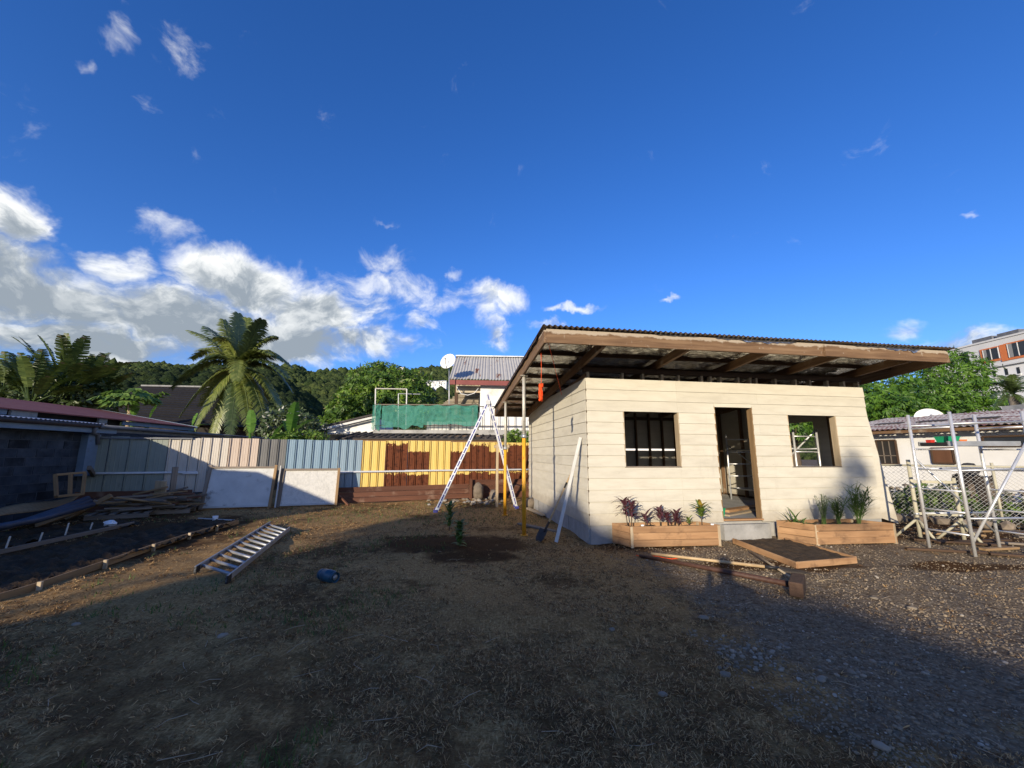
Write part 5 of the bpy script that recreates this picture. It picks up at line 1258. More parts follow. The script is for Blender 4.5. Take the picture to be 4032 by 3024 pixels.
# charred stump behind the scaffold
sb = G(3862, 2052); sb = Vector((sb.x, sb.y, 0))
t = thing('tree_stump', sb, 'thick blackened tree stump with split bark by the chain-link fence', 'stump')
mb = MB(); n = 22
for j in range(9):
    v = j/8
    for i in range(n):
        a = 6.2832*i/n; r_ = (.30+.10*(1-v)**3)*(1+.22*fbm((math.cos(a)*2, math.sin(a)*2, v*1.2), 1.5, 4)); mb.v.append((sb.x+r_*math.cos(a), sb.y+r_*math.sin(a), v*(1.02+.12*fbm((math.cos(a), math.sin(a), 9), 2.0, 2))))
for j in range(8):
    for i in range(n): mb.f.append((j*n+i, j*n+(i+1) % n, (j+1)*n+(i+1) % n, (j+1)*n+i))
mb.f.append(tuple(8*n+i for i in range(n))); mb.build('trunk', 'char', t)
for k in range(7): 
    a = k*.95; piece('bark_plate', sb+Vector((math.cos(a)*.40, math.sin(a)*.40, .0)), sb+Vector((math.cos(a)*.33, math.sin(a)*.33, .7+.04*k)), .14, .03, 'bark', t, up=(math.cos(a), math.sin(a), 0))
o = rock(sb+Vector((-.06, 0, 1.14)), .2, .16, .20, 77, 'cloth_dark', None, 'dark_cloth'); meta(o, 'bundled dark cloth lying on top of the blackened stump', 'cloth')
# trestle posts with tripod feet
for k, (px, py, h, lbl) in enumerate(((3625, 2122, 1.42, 'pale post on a tripod foot nearer the cream house'), (3798, 2132, 1.1, 'pale post on a tripod foot nearer the stump'))):
    p = G(px, py); t = thing('tripod_post', p, lbl, 'post', 'pale posts on tripod feet'); 
    MB().tube([p, p+UP*h], .031, 10).build('post', 'post_pale', t, True)
    for q in range(3):
        a = q*2.094+.4; MB().tube([p+UP*.36, p+Vector((math.cos(a)*.34, math.sin(a)*.34, .0))], .022, 8).build('leg', 'post_pale', t, True)
    for z in (.42, .9): MB().tube([p+UP*z, p+UP*(z+.04)], .042, 10).build('clamp', 'galv', t, True)
pA, pB = G(3625, 2122), G(3798, 2132)
for z, lb_ in ((.45, 'low pale rail linking the two tripod posts'), (1.02, 'upper pale rail linking the two tripod posts')):
    o = piece('linking_rail', pA+UP*z, pB+UP*z, .03, .05, 'post_pale'); meta(o, lb_, 'rail')
rr = random.Random(23)
for k in range(16):
    p = G(rr.uniform(3560, 4100), rr.uniform(2085, 2190)); a = rr.gauss(-.15, .25); L = rr.uniform(.5, 1.6)
    o = piece('ground_timber', p+UP*.03, p+Vector((math.cos(a)*L, math.sin(a)*L, .03)), rr.uniform(.06, .12), .035, rr.choice(['wood_dark','wood_grey','wood_dark','wood_edge']))
    meta(o, 'length of dark timber lying on the ground under the scaffold', 'timber', 'timbers lying under the scaffold')

# ---- far right: apartment block
q0_, q1_ = DY(3715, 1387, 72), DY(4032, 1318, 60); AD = Vector((q1_.x-q0_.x, q1_.y-q0_.y, 0)).normalized(); AN = Vector((AD.y, -AD.x, 0))
if AN.x > 0: AN = -AN
A0 = Vector((q0_.x, q0_.y, 0))
def ap(s, o, z): return A0+AD*s+AN*o+UP*z
def apx(px, py): 
    p = PLN(px, py, A0, AN); return (p-A0).dot(AD), p.z
ab = thing('apartment_block', ap(8, -5, 0), 'white and grey apartment block with orange window surrounds beyond the trees', 'building')
def abox(s0, s1, o0, o1, z0, z1, name, mat, parent=ab):
    return MB().hexa([ap(s0,o0,z0),ap(s1,o0,z0),ap(s1,o1,z0),ap(s0,o1,z0),ap(s0,o0,z1),ap(s1,o0,z1),ap(s1,o1,z1),ap(s0,o1,z1)]).build(name, mat, parent)
ztop_ = q0_.z; sb_, zb_ = apx(3900, 1442)
abox(-4, 24, 0, -14, zb_, ztop_, 'wall', 'apartment_grey'); abox(-4, 24, -.25, -14, 0, zb_, 'wall', 'apartment_white')
abox(-4, 24, .12, .0, zb_-.3, zb_, 'string_course', 'apartment_grey'); abox(-4.1, 24, .15, -.1, ztop_-.05, ztop_+.22, 'parapet', 'apartment_grey')
def awin(x0, y0, x1, y1, surround=None):
    s0, z1 = apx(x0, y0); s1, z0 = apx(x1, y1)
    zm = (z0+z1)/2; h = abs(z1-z0)/2
    if surround:
        fr = abox(s0-.5, s1+.0, .10, -.0, zm-h-.35, zm+h+.2, 'orange_surround', 'orange_paint')
        gl = abox(s0, s1, .14, .05, zm-h, zm+h, 'window', 'glass_dark'); 
        for k in range(3): abox(s0+(s1-s0)*k/2-.05, s0+(s1-s0)*k/2+.05, .19, .1, zm-h, zm+h, 'frame', 'apartment_grey', gl)
        abox(s0+.1, s0+(s1-s0)*.22, .145, .1, zm-h, zm+h, 'curtain', 'curtain', gl)
    else:
        gl = abox(s0, s1, -.22 if z1 < zb_ else .03, -.4, zm-h, zm+h, 'window', 'glass_dark')
        abox(s0-.15, s1+.15, .0, -.2, zm-h-.2, zm-h, 'sill', 'apartment_grey', gl)
awin(3872, 1380, 3940, 1410, True); awin(3968, 1356, 4060, 1392, True); awin(3786, 1392, 3818, 1422)
for x0, y0, x1, y1 in ((3902,1462,3918,1484),(3948,1453,3966,1477),(3995,1447,4013,1471)): awin(x0, y0, x1, y1)
s0, _ = apx(3943, 1400); s1, _ = apx(3968, 1400); s9, z9 = apx(3955, 1385)
abox(s0, s1, .11, .02, z9-1.5, z9+1.2, 'orange_panel', 'orange_paint')
for x0, x1 in ((3800, 3878), (3902, 3988)):
    a_, _ = apx(x0, 1350); b_, _ = apx(x1, 1340); abox(a_, b_, -1.2, -2.4, ztop_+.25, ztop_+1.15, 'rooflight', 'gutter')

MB().box((6.5, 25.0, 0), (15.5, 25.3, 3.2)).thing('backdrop_wall', 'white_wall', 'white backdrop wall added to brighten the gap in the house back wall', 'wall')  # added in the sun so that the back-wall gap reads bright
# ================================================================== trees
def leafquad(mb, p, d, L, wd, nrm):
    s = d.cross(nrm)
    if s.length < 1e-3: s = d.orthogonal()
    s.normalize(); s *= wd/2
    b = len(mb.v); mid = p+d*(L*.45)
    mb.v += [tuple(p), tuple(mid+s), tuple(p+d*L), tuple(mid-s)]; mb.f.append((b, b+1, b+2, b+3))
def lobed_tree(name, base, lobes, nleaf, L, wd, mat, label, seed, trunk_r=.3, group=None, droop=.6, cluster=7, inner=.25):
    rr = random.Random(seed); t = thing(name, base, label, 'tree', group); mb = MB()
    vol = [l[1]*l[2]*l[3] for l in lobes]; tot = sum(v**.67 for v in vol)
    for l, v in zip(lobes, vol):
        c, rx, ry, rz_ = l; c = Vector(c)
        for k in range(int(nleaf*(v**.67)/tot/cluster)):
            a = rr.uniform(0, 6.2832); ct = rr.uniform(-.75, 1); st = math.sqrt(1-ct*ct)
            n = Vector((st*math.cos(a), st*math.sin(a), ct))
            rad_ = (1-abs(rr.gauss(0, .10))) if rr.random() > inner else rr.uniform(.4, .95)
            rad_ *= 1+.20*fbm((n*2.2+c), 1.0, 3)
            p = c+Vector((n.x*rx, n.y*ry, n.z*rz_))*rad_
            ax = (n+Vector((rr.gauss(0,.3), rr.gauss(0,.3), rr.gauss(0,.3)))).normalized()
            for q in range(cluster):
                aa = q*2.4+rr.random(); o = ax.orthogonal().normalized(); o2 = ax.cross(o)
                d = (ax*.5+o*math.cos(aa)+o2*math.sin(aa)-UP*droop*rr.uniform(.5, 1.3)).normalized()
                leafquad(mb, p+d*L*.15, d, L*rr.uniform(.7, 1.15), wd*rr.uniform(.8, 1.2), (ax+Vector((rr.gauss(0,.4), rr.gauss(0,.4), rr.gauss(0,.4)))).normalized())
    mb.build('crown', mat, t)
    tm = MB(); ctr = sum((Vector(l[0]) for l in lobes), Vector())/len(lobes)
    fork = base.lerp(Vector((base.x, base.y, ctr.z)), .55)
    tm.tube([base-UP*.2, base.lerp(fork, .5)+Vector((.1,0,0)), fork], [trunk_r*1.2, trunk_r, trunk_r*.85], 10)
    for l in lobes:
        c = Vector(l[0]); tm.tube([fork, fork.lerp(c, .5)+UP*.3, c], [trunk_r*.6, trunk_r*.35, trunk_r*.1], 7)
    tm.build('trunk', 'bark', t, True)
    return t
MY = 36.0
def mp(px, py, Y): return DY(px, py, Y)
S1 = MY/1580
lb1 = [(mp(1510,1530,MY), 3.3, 3.2, 2.3), (mp(1600,1530,MY+1), 2.3, 2.4, 1.9), (mp(1430,1575,MY-1), 2.3, 2.4, 1.7), (mp(1390,1640,MY-1.5), 2.2, 2.2, 1.5), (mp(1320,1665,MY-1.5), 1.4, 1.6, .9), (mp(1540,1600,MY-2), 3.0, 2.2, 2.0), (mp(1630,1600,MY), 2.0, 2.2, 2.0), (mp(1460,1660,MY-2), 2.6, 2.0, 1.6)]
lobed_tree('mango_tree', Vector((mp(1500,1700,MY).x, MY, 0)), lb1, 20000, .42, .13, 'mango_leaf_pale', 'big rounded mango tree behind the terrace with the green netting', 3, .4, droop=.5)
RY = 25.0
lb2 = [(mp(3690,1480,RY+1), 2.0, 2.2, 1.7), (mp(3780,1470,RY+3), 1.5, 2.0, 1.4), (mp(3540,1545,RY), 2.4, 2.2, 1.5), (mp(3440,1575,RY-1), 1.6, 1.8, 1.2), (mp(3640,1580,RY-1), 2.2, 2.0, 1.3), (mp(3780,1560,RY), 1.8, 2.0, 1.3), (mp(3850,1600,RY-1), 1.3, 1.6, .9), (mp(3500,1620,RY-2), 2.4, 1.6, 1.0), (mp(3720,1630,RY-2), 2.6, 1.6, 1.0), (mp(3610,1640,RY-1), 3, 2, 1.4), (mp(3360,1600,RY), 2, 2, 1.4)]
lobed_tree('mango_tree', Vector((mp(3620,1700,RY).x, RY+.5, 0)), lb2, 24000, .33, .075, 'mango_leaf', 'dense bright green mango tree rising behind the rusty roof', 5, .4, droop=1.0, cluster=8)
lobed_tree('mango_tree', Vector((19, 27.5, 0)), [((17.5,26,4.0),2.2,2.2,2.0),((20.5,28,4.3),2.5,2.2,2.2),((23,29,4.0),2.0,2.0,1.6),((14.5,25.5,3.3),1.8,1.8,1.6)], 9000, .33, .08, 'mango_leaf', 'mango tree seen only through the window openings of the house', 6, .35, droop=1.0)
# shrubs between the palm and the annex
SY = 17.0
lobed_tree('broadleaf_shrub', Vector((mp(1150,1780,SY).x, SY, 0)), [(mp(1120,1640,SY), .8,.8,.45),(mp(1180,1670,SY-.3), .75,.7,.45),(mp(1080,1690,SY), .6,.6,.4),(mp(1240,1690,SY), .45,.5,.35)], 2600, .17, .07, 'shrub_leaf', 'broad-leaved shrub with pale leaf edges beside the coconut palm', 8, .06, droop=.2, cluster=6, inner=.5)
lobed_tree('leafy_shrub', Vector((mp(1190,1790,15.6).x, 15.6, 0)), [(mp(1130,1725,15.6), .7,.5,.25),(mp(1220,1722,15.6), .6,.5,.22)], 900, .16, .07, 'bright_leaf', 'low bright green shrub just over the grey and blue fence sheets', 9, .05, droop=.3, cluster=6, inner=.4)
lobed_tree('leafy_shrub', Vector((mp(2040,1790,17.0).x, 17.0, 0)), [(mp(2030,1725,17.0), .45,.4,.28),(mp(2075,1735,17.0), .4,.4,.25)], 800, .2, .08, 'bright_leaf', 'light green leafy shrub between the yellow props, behind the fence', 10, .05, droop=.3, cluster=6, inner=.4)

wr = random.Random(66)
for k in range(20):
    p_ = fa_+CD*(.1+k*.23)+Vector((wr.uniform(.2,.9), wr.uniform(.2,1.0), wr.uniform(.2,.6))); lobed_tree('weed_bush', Vector((p_.x, p_.y, 0)), [(p_, .35, .3, .28), (p_+Vector((.2,.1,-.1)), .3, .3, .2)], 420, .1, .05, 'bright_leaf' if k % 3 == 0 else 'shrub_leaf', 'straggly weed bush growing behind the chain-link fence', 700+k, .02, 'weed bushes behind the chain-link fence', droop=.3, inner=.5)
def frond(mb, ms, c, tip, lift, n, ll, lw, rr, hang=.9):
    ctrl = c.lerp(tip, .5)+UP*lift; P = lambda s: c*(1-s)**2+ctrl*(2*s*(1-s))+tip*s*s
    pts = [P(k/10) for k in range(11)]; ms.tube(pts, [.035-.028*k/10 for k in range(11)], 5, False)
    for k in range(n):
        s = .10+.90*k/n; p = P(s); d = (P(min(1, s+.02))-P(s-.02)).normalized(); sd2 = d.cross(UP)
        if sd2.length < .05: sd2 = Vector((1, 0, 0))
        sd2.normalize(); L = ll*(math.sin(math.pi*(.16+.78*s))**.7)*rr.uniform(.85, 1.1)
        for sg in (1, -1):
            q = (sd2*sg*.8+d*.55+UP*.12).normalized(); b = len(mb.v); pp = p.copy(); wv = d*(lw/2)
            for j in range(4):
                v = j/3; w_ = wv*(1.0 if j < 2 else (.75 if j == 2 else .08))
                mb.v += [tuple(pp-w_), tuple(pp+w_)]
                q2 = (q-UP*(hang*v*1.3+rr.uniform(-.1, .2))).normalized(); pp = pp+q2*(L/3)
            for j in range(3): k2 = b+2*j; mb.f.append((k2, k2+1, k2+3, k2+2))
def palm(name, base, c, tips, ll, lw, mat, label, seed, n=60, coco=True, trunk=.16, lift=.9):
    rr = random.Random(seed); t = thing(name, base, label, 'palm')
    MB().tube([base-UP*.2, base.lerp(c, .4)+Vector((.12, 0, 0)), base.lerp(c, .8)+Vector((.06, 0, 0)), c], [trunk*1.4, trunk, trunk*.9, trunk*.8], 12).build('trunk', 'palm_trunk', t, True)
    for k, (tp, lf) in enumerate(tips):
        mb = MB(); ms = MB(); frond(mb, ms, c+UP*.1, tp, lf, n, ll*rr.uniform(.9, 1.1), lw, rr)
        ms.f and mb.add(ms.v, ms.f); mb.build('frond', mat if k % 4 else 'palm_leaf_dark', t)
    if coco:
        for k in range(13):
            a = rr.uniform(3.3, 6.2); p = c+Vector((math.cos(a)*.32, math.sin(a)*.28, -.25-.22*rr.random()))
            bm = bmesh.new(); bmesh.ops.create_icosphere(bm, subdivisions=2, radius=.115)
            for v in bm.verts: v.co.z *= 1.25
            me = bpy.data.meshes.new('coconut'); bm.to_mesh(me); bm.free(); me.polygons.foreach_set('use_smooth', [True]*len(me.polygons)); link('coconut', me, 'coconut', t, Matrix.Translation(p))
        mb = MB()
        for k in range(14):
            a = rr.uniform(0, 6.28); mb.tube([c, c+Vector((math.cos(a)*.25, math.sin(a)*.25, .0)), c+Vector((math.cos(a)*.5, math.sin(a)*.5, -.55*rr.random()-.1))], [.05,.03,.006], 5)
        mb.build('dry_stalks', 'coconut', t)
PY = 22.0; pc = DY(938, 1462, PY)
def tp(px, py, dY, lf): return (DY(938+(px-938)*1.07, 1462+(py-1462)*1.02, PY+dY), lf)
tips = [tp(690,1530,-.5,1.9),tp(720,1640,-1.2,1.6),tp(765,1415,.8,1.7),tp(758,1305,.6,.8),tp(820,1290,1.4,.6),tp(885,1262,.8,.25),tp(938,1238,.2,.05),tp(970,1255,1.2,.15),tp(1025,1262,-.4,.5),tp(1080,1330,.9,1.1),tp(1065,1400,-1,1.2),
 tp(1138,1450,.2,1.6),tp(1140,1545,.9,1.8),tp(1100,1620,-.8,1.5),tp(1045,1690,-1.3,1.3),tp(985,1715,-1.6,1.0),tp(905,1725,-1.7,1.0),tp(845,1712,-1.2,1.2),tp(775,1690,-1.5,1.3),tp(800,1600,1.4,1.7),tp(1010,1600,1.8,1.6),tp(880,1640,1.7,1.4),tp(860,1330,-1,.9),tp(1000,1330,1.6,1.0),tp(1125,1490,-1.2,1.5)]
prr = random.Random(5)
for k in range(5):
    a = k*1.27+.2; tips.append((pc+Vector((math.cos(a)*prr.uniform(1.9, 2.7), math.sin(a)*prr.uniform(1.6, 2.6), prr.uniform(-1.6, 1.2))), prr.uniform(.9, 1.7)))
palm('coconut_palm', Vector((pc.x-.2, PY, 0)), pc, tips, .80, .085, 'palm_leaf', 'coconut palm with yellow nuts and drooping fronds rising behind the fence', 41)
QY = 17.0; qc = DY(3990, 1560, QY)
tips = [(DY(x, y, QY+d), l) for x, y, d, l in ((3900,1510,.3,.4),(3905,1570,-.5,.4),(3940,1478,.4,.25),(3985,1475,-.3,.15),(4030,1480,.5,.3),(4075,1500,-.2,.4),(4090,1560,.3,.4),(4060,1610,-.6,.3),(3920,1610,-.5,.35),(3960,1500,-.6,.2),(4010,1500,.8,.2),(4040,1530,-.7,.3))]
palm('short_palm', Vector((qc.x, QY, 0)), qc, tips, .30, .03, 'palm_leaf_dark', 'short stout palm behind the right end of the rusty roof', 43, 40, False, .22, .4)
MB().hexa([DY(3945, 1632, 14), DY(4040, 1622, 14), DY(4040, 1622, 14.6), DY(3945, 1632, 14.6), DY(3945, 1600, 14), DY(4040, 1590, 14), DY(4040, 1590, 14.6), DY(3945, 1600, 14.6)]).thing('roof_tank', 'gutter', 'dark box on the rusty roof below the short palm', 'box')

def paddle(mb, ms, base, d, pet, bl_, bw, droop, rr, torn=.5, nseg=24):
    """banana-like leaf: petiole then a torn blade made of side strips"""
    d = d.normalized(); p = base+d*pet; ms.tube([base, base+d*pet*.5, p], [.05, .035, .025], 6, False)
    sd2 = d.cross(UP)
    if sd2.length < .1: sd2 = Vector((1, 0, 0))
    sd2.normalize(); prev = p; dv = d.copy()
    ang = rr.uniform(-.5, .5)
    for k in range(nseg):
        s = k/nseg; dv = (dv-UP*droop/nseg).normalized(); nx = prev+dv*(bl_/nseg); wd = bw*math.sin(math.pi*(.10+.86*s))**.6
        nup = sd2.cross(dv).normalized()
        for sg in (1, -1):
            o = (sd2*sg+nup*.25-UP*rr.uniform(0, .25)+dv*.25).normalized(); g = rr.uniform(.0, torn)
            b = len(mb.v); e = nx+(prev-nx)*(g*.6)
            mb.v += [tuple(prev), tuple(nx), tuple(e+o*wd*rr.uniform(.82, 1.05)), tuple(prev+o*wd*rr.uniform(.85, 1.05))]; mb.f.append((b, b+1, b+2, b+3) if sg > 0 else (b+3, b+2, b+1, b))
        prev = nx
TY = 17.5
def trav(px, py, Y, n, pet, bl_, bw, seed, label, spread=1.1):
    rr = random.Random(seed); base = DY(px, py, Y); root = Vector((base.x, base.y, 0)); t = thing('traveller_palm', root, label, 'plant', 'tall paddle-leaved plants behind the red roof')
    MB().tube([root-UP*.1, base], [.16, .13], 10).build('trunk', 'palm_trunk', t, True)
    for k in range(n):
        a = (k/(n-1)-.5)*2*spread+rr.gauss(0, .08); mb = MB(); ms = MB()
        paddle(mb, ms, base-UP*.2*rr.random(), Vector((math.sin(a), rr.gauss(0, .25), math.cos(a))), pet*rr.uniform(.8, 1.1), bl_*rr.uniform(.8, 1.1), bw*rr.uniform(.8, 1.1), rr.uniform(.2, .9), rr)
        mb.add(ms.v, ms.f); mb.build('leaf', 'trav_leaf', t)
trav(250, 1560, TY, 19, 1.15, 1.75, .31, 51, 'tallest clump of paddle leaves behind the red roof', .95)
trav(120, 1590, TY-.8, 16, .95, 1.5, .29, 52, 'shorter clump of torn paddle leaves left of the tallest one', 1.1)
trav(15, 1570, TY-.3, 15, .8, 1.4, .29, 53, 'clump of paddle leaves with a yellowed leaf farthest from the papaya tree', 1.1)
trav(350, 1590, TY+1.2, 16, 1.0, 1.5, .29, 54, 'dark clump of paddle leaves beside the papaya tree', 1.0)
trav(-120, 1590, TY, 11, .9, 1.4, .26, 55, 'clump of paddle leaves at the edge of the view behind the red roof', 1.1)
for k, (px, py, Y, sx) in enumerate(((60,1590,17.2,1.6),(200,1585,17.6,1.5),(330,1590,18.5,1.4),(-100,1590,17.4,1.6))):
    c_ = DY(px, py, Y); lobed_tree('dense_shrub', Vector((c_.x, Y, 0)), [(c_, sx, .8, .75), (c_+Vector((.5, .2, .5)), sx*.6, .6, .55)], 2200, .3, .12, 'palm_leaf_dark', ['dark shrub under the shorter clump of paddle leaves', 'dark shrub at the foot of the tallest paddle-leaved clump', 'dark shrub between the paddle leaves and the papaya tree', 'dark shrub at the edge of the view behind the red roof'][k], 300+k, .06, droop=.5, inner=.5)
def banana(px, py, Y, leaves, label, seed):
    rr = random.Random(seed); base = DY(px, py, Y); root = Vector((base.x, base.y, 0)); t = thing('banana_plant', root, label, 'plant', 'banana plants behind the fence')
    MB().tube([root, base], [.1, .07], 8).build('trunk', 'grass_leaf', t, True)
    for (dx_, dz_, L, w_, dr) in leaves:
        mb = MB(); ms = MB(); paddle(mb, ms, base, Vector((dx_, rr.gauss(0, .2), dz_)), .2, L, w_, dr, rr, .05, 16); mb.add(ms.v, ms.f); mb.build('leaf', 'banana_leaf', t)
banana(525, 1655, 15.0, [(.15,1,.55,.17,.3),(-.5,.7,.4,.12,.5)], 'banana sprout with a broad upright leaf beside the papaya trunk', 61)
banana(580, 1665, 15.0, [(.25,1,.5,.15,.3)], 'single banana leaf right of the papaya trunk', 62)
banana(985, 1725, 15.2, [(.02,1,.85,.20,.15),(-.2,.6,.3,.1,.4)], 'banana plant with one tall bright leaf below the coconut palm', 63)
banana(1060, 1740, 15.0, [(.9,.55,1.1,.19,.9),(.5,.9,.6,.15,.4)], 'banana plant with a long arching leaf in front of the shrub', 64)
banana(1140, 1725, 15.6, [(.15,1,1.2,.24,.4),(.5,.8,1.0,.2,1.0),(-.4,.9,.6,.15,.5)], 'banana plant with wide leaves in front of the broad-leaved shrub', 65)
banana(752, 1690, 15.5, [(.1,1,.45,.14,.3),(.8,.5,.5,.1,.8)], 'small banana plant at the end of the red roof', 66)
# papaya
pY = 15.0; pb_ = DY(508, 1655, pY); ptop = DY(513, 1590, pY); rr = random.Random(71)
t = thing('papaya_tree', Vector((pb_.x, pY, 0)), 'papaya tree with a flat crown of lobed leaves above the red roof', 'tree')
MB().tube([Vector((pb_.x, pY, 0)), pb_, ptop, ptop+UP*.18], [.09, .075, .065, .04], 10).build('trunk', 'papaya_trunk', t, True)
ms = MB()
for k in range(34):
    a = k*2.4; el_ = rr.uniform(-.12, .75); L = rr.uniform(.55, .95); e = ptop+UP*.1+Vector((math.cos(a), math.sin(a)*.9, el_)).normalized()*L
    ms.tube([ptop+UP*.1, e], [.016, .010], 4, False); mb = MB()
    for q in range(7):
        aa = a+(q-3)*.62; d = Vector((math.cos(aa), math.sin(aa), -.2-.9*rr.random())).normalized(); LL = .30*(1-.10*abs(q-3))
        leafquad(mb, e, d, LL*1.35, .17, Vector((math.cos(a), math.sin(a), .6)).normalized())
        for sg in (-.5, .5): leafquad(mb, e+d*LL*.4, (d+Vector((-math.sin(aa), math.cos(aa), 0))*sg).normalized(), LL*.5, .07, UP)
    mb.build('leaf', 'papaya_leaf', t)
ms.build('leaf_stalks', 'papaya_leaf', t)

# ================================================================== hills with forest, hillside houses
def pol(px, py, r_):
    d = ray(px, py); h = math.hypot(d.x, d.y); return CAM+d*(r_/h)
def interp(tab, x):
    for (x0, y0), (x1, y1) in zip(tab, tab[1:]):
        if x0 <= x <= x1: return y0+(y1-y0)*(x-x0)/(x1-x0)
    return tab[0][1] if x < tab[0][0] else tab[-1][1]
def hill(name, tab, r0_, r1_, zfoot, mat, fmat, ntree, tr, seed, x0, x1):
    rr = random.Random(seed); mb = MB(); NX, NR = 120, 24; az0 = math.atan2(ray(x0, 1700).x, ray(x0, 1700).y); az1 = math.atan2(ray(x1, 1700).x, ray(x1, 1700).y)
    def pxof(az): return 2016+FPX*math.tan(az)*math.cos(PIT)/1.0
    def height(az, v):
        px = pxof(max(-1.15, min(1.15, az))); py = interp(tab, px); d = ray(px, py); h = math.hypot(d.x, d.y); zt = CH+d.z/h*r1_
        gull = fbm((az*9+seed, v*1.3, 0), 1.0, 4)
        return zfoot+(zt-zfoot)*(v**1.15)*(1+.16*gull*(1-v)*2.0*min(1, v*3))
    def pt(az, v):
        r_ = r0_+(r1_-r0_)*v; return Vector((math.sin(az)*r_, math.cos(az)*r_, height(az, v)))
    for j in range(NR+1):
        for i in range(NX+1): mb.v.append(tuple(pt(az0+(az1-az0)*i/NX, j/NR)))
    for i in range(NX+1):
        p = pt(az0+(az1-az0)*i/NX, 1.0); mb.v.append((p.x*1.35, p.y*1.35, zfoot))
    for j in range(NR+1):
        for i in range(NX): k = j*(NX+1)+i; mb.f.append((k, k+1, k+NX+2, k+NX+1))
    meta(mb.build(name, mat, None, True), None, None, None, 'structure')
    bm = bmesh.new(); bmesh.ops.create_icosphere(bm, subdivisions=1, radius=1.0); bv = [v.co.copy() for v in bm.verts]; bf = [tuple(v.index for v in f.verts) for f in bm.faces]; bm.free()
    fm = MB()
    for k in range(ntree):
        v = rr.random()**.8; az = rr.uniform(az0, az1); p = pt(az, v); s = tr*rr.uniform(.5, 1.25)*(.6+.6*v); b = len(fm.v); ph = rr.random()*9; tall = rr.uniform(.8, 1.35)
        for q in bv:
            f_ = 1+.35*fbm(q*1.6+Vector((ph, ph*2, 0)), 1.0, 2); fm.v.append((p.x+q.x*s*f_, p.y+q.y*s*f_, p.z+s*.45*tall+q.z*s*f_*tall))
        fm.f += [tuple(i+b for i in f) for f in bf]
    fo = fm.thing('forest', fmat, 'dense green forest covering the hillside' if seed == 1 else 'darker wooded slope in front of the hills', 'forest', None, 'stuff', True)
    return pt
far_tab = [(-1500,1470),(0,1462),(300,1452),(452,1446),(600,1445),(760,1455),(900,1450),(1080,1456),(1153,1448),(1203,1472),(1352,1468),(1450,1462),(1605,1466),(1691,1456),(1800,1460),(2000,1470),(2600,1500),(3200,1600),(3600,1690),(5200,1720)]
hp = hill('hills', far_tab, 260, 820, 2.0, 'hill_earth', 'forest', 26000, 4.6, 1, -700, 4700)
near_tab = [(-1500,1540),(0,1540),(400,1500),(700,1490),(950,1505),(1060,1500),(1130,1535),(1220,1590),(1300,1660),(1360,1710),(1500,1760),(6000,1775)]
hill('hill', near_tab, 70, 190, -1.0, 'hill_earth', 'forest_shaded', 8000, 2.1, 2, -700, 1700)
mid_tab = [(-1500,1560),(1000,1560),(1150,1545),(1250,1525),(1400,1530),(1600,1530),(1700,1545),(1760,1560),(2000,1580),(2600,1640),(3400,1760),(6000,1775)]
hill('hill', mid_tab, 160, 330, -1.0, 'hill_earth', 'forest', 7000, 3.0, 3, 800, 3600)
rr = random.Random(81)
vill = [(1580,1458,760,13,7)]+[(1655+rr.uniform(0,110), 1512+rr.uniform(-4,18)+0, 335, rr.uniform(3.5,7), rr.uniform(2.0,3.2)) for k in range(16)]
for k, (px, py, r_, wd_, ht_) in enumerate(vill):
    p = pol(px, py+4, r_)
    t = thing('hillside_house', p, 'large white house alone on the hill crest' if k == 0 else 'small white house in the cluster on the wooded hillside', 'house', None if k == 0 else 'white houses on the hillside')
    MB().box((p.x-wd_/2, p.y-2, p.z-4), (p.x+wd_/2, p.y+4, p.z+ht_)).build('wall', 'apartment_white', t)
    a_ = Vector((p.x-wd_/2-.4, p.y-2.5, p.z+ht_)); b_ = Vector((p.x+wd_/2+.4, p.y-2.5, p.z+ht_)); c_ = Vector((p.x+wd_/2-.4, p.y+1, p.z+ht_+1.0)); d_ = Vector((p.x-wd_/2+.4, p.y+1, p.z+ht_+1.0))
    MB().hexa([a_, b_, b_+Vector((0,7,0)), a_+Vector((0,7,0)), d_, c_, c_+Vector((0,.3,0)), d_+Vector((0,.3,0))]).build('roof', 'apartment_grey' if k % 3 else 'white_wall', t)
    for q in range(2): MB().box((p.x-wd_*.3+q*wd_*.4, p.y-2.05, p.z+.4), (p.x-wd_*.3+q*wd_*.4+1.0, p.y-1.98, p.z+1.5)).build('window', 'glass_dark', t)

# ================================================================== what stands behind the viewer and throws the long shadow
PPv = Vector((math.cos(SAZ), -math.sin(SAZ), 0)); LH = Vector((math.sin(SAZ), math.cos(SAZ), 0)); TT = -25.0; ZZ = -TT*math.tan(SEL)
def uw(u, w_, dt=0.0): return PPv*u+LH*(TT+dt)+UP*max(-.2, w_+ZZ)
prof = [(-4.85,-9),(-4.85,.42),(-5.25,.72),(-5.75,1.0),(-5.75,2.42),(-5.2,2.5),(-4.66,2.52),(-3.5,2.50),(-2.62,2.85),(-2.1,2.42),(-1.85,2.12),(-1.7,2.0),(-.74,1.69),(-.29,1.36),(.5,1.36),(1.17,1.34),(1.43,1.25),(2.08,1.11),(4,1.0),(14,0.95),(14,-9)]
nbh = thing('neighbour_house', uw(3, -9), 'tall neighbouring house behind the viewer', 'house')
MB().prism([uw(u, w_) for u, w_ in prof], -LH*7).build('wall', 'white_wall_old', nbh)
for k in range(5): 
    c = uw(-3.5+k*3.2, -1.6, .02); MB().hexa([c-PPv*.6, c+PPv*.6, c+PPv*.6+LH*.05, c-PPv*.6+LH*.05, c-PPv*.6+UP*1.3, c+PPv*.6+UP*1.3, c+PPv*.6+LH*.05+UP*1.3, c-PPv*.6+LH*.05+UP*1.3]).build('window', 'glass_dark', nbh)
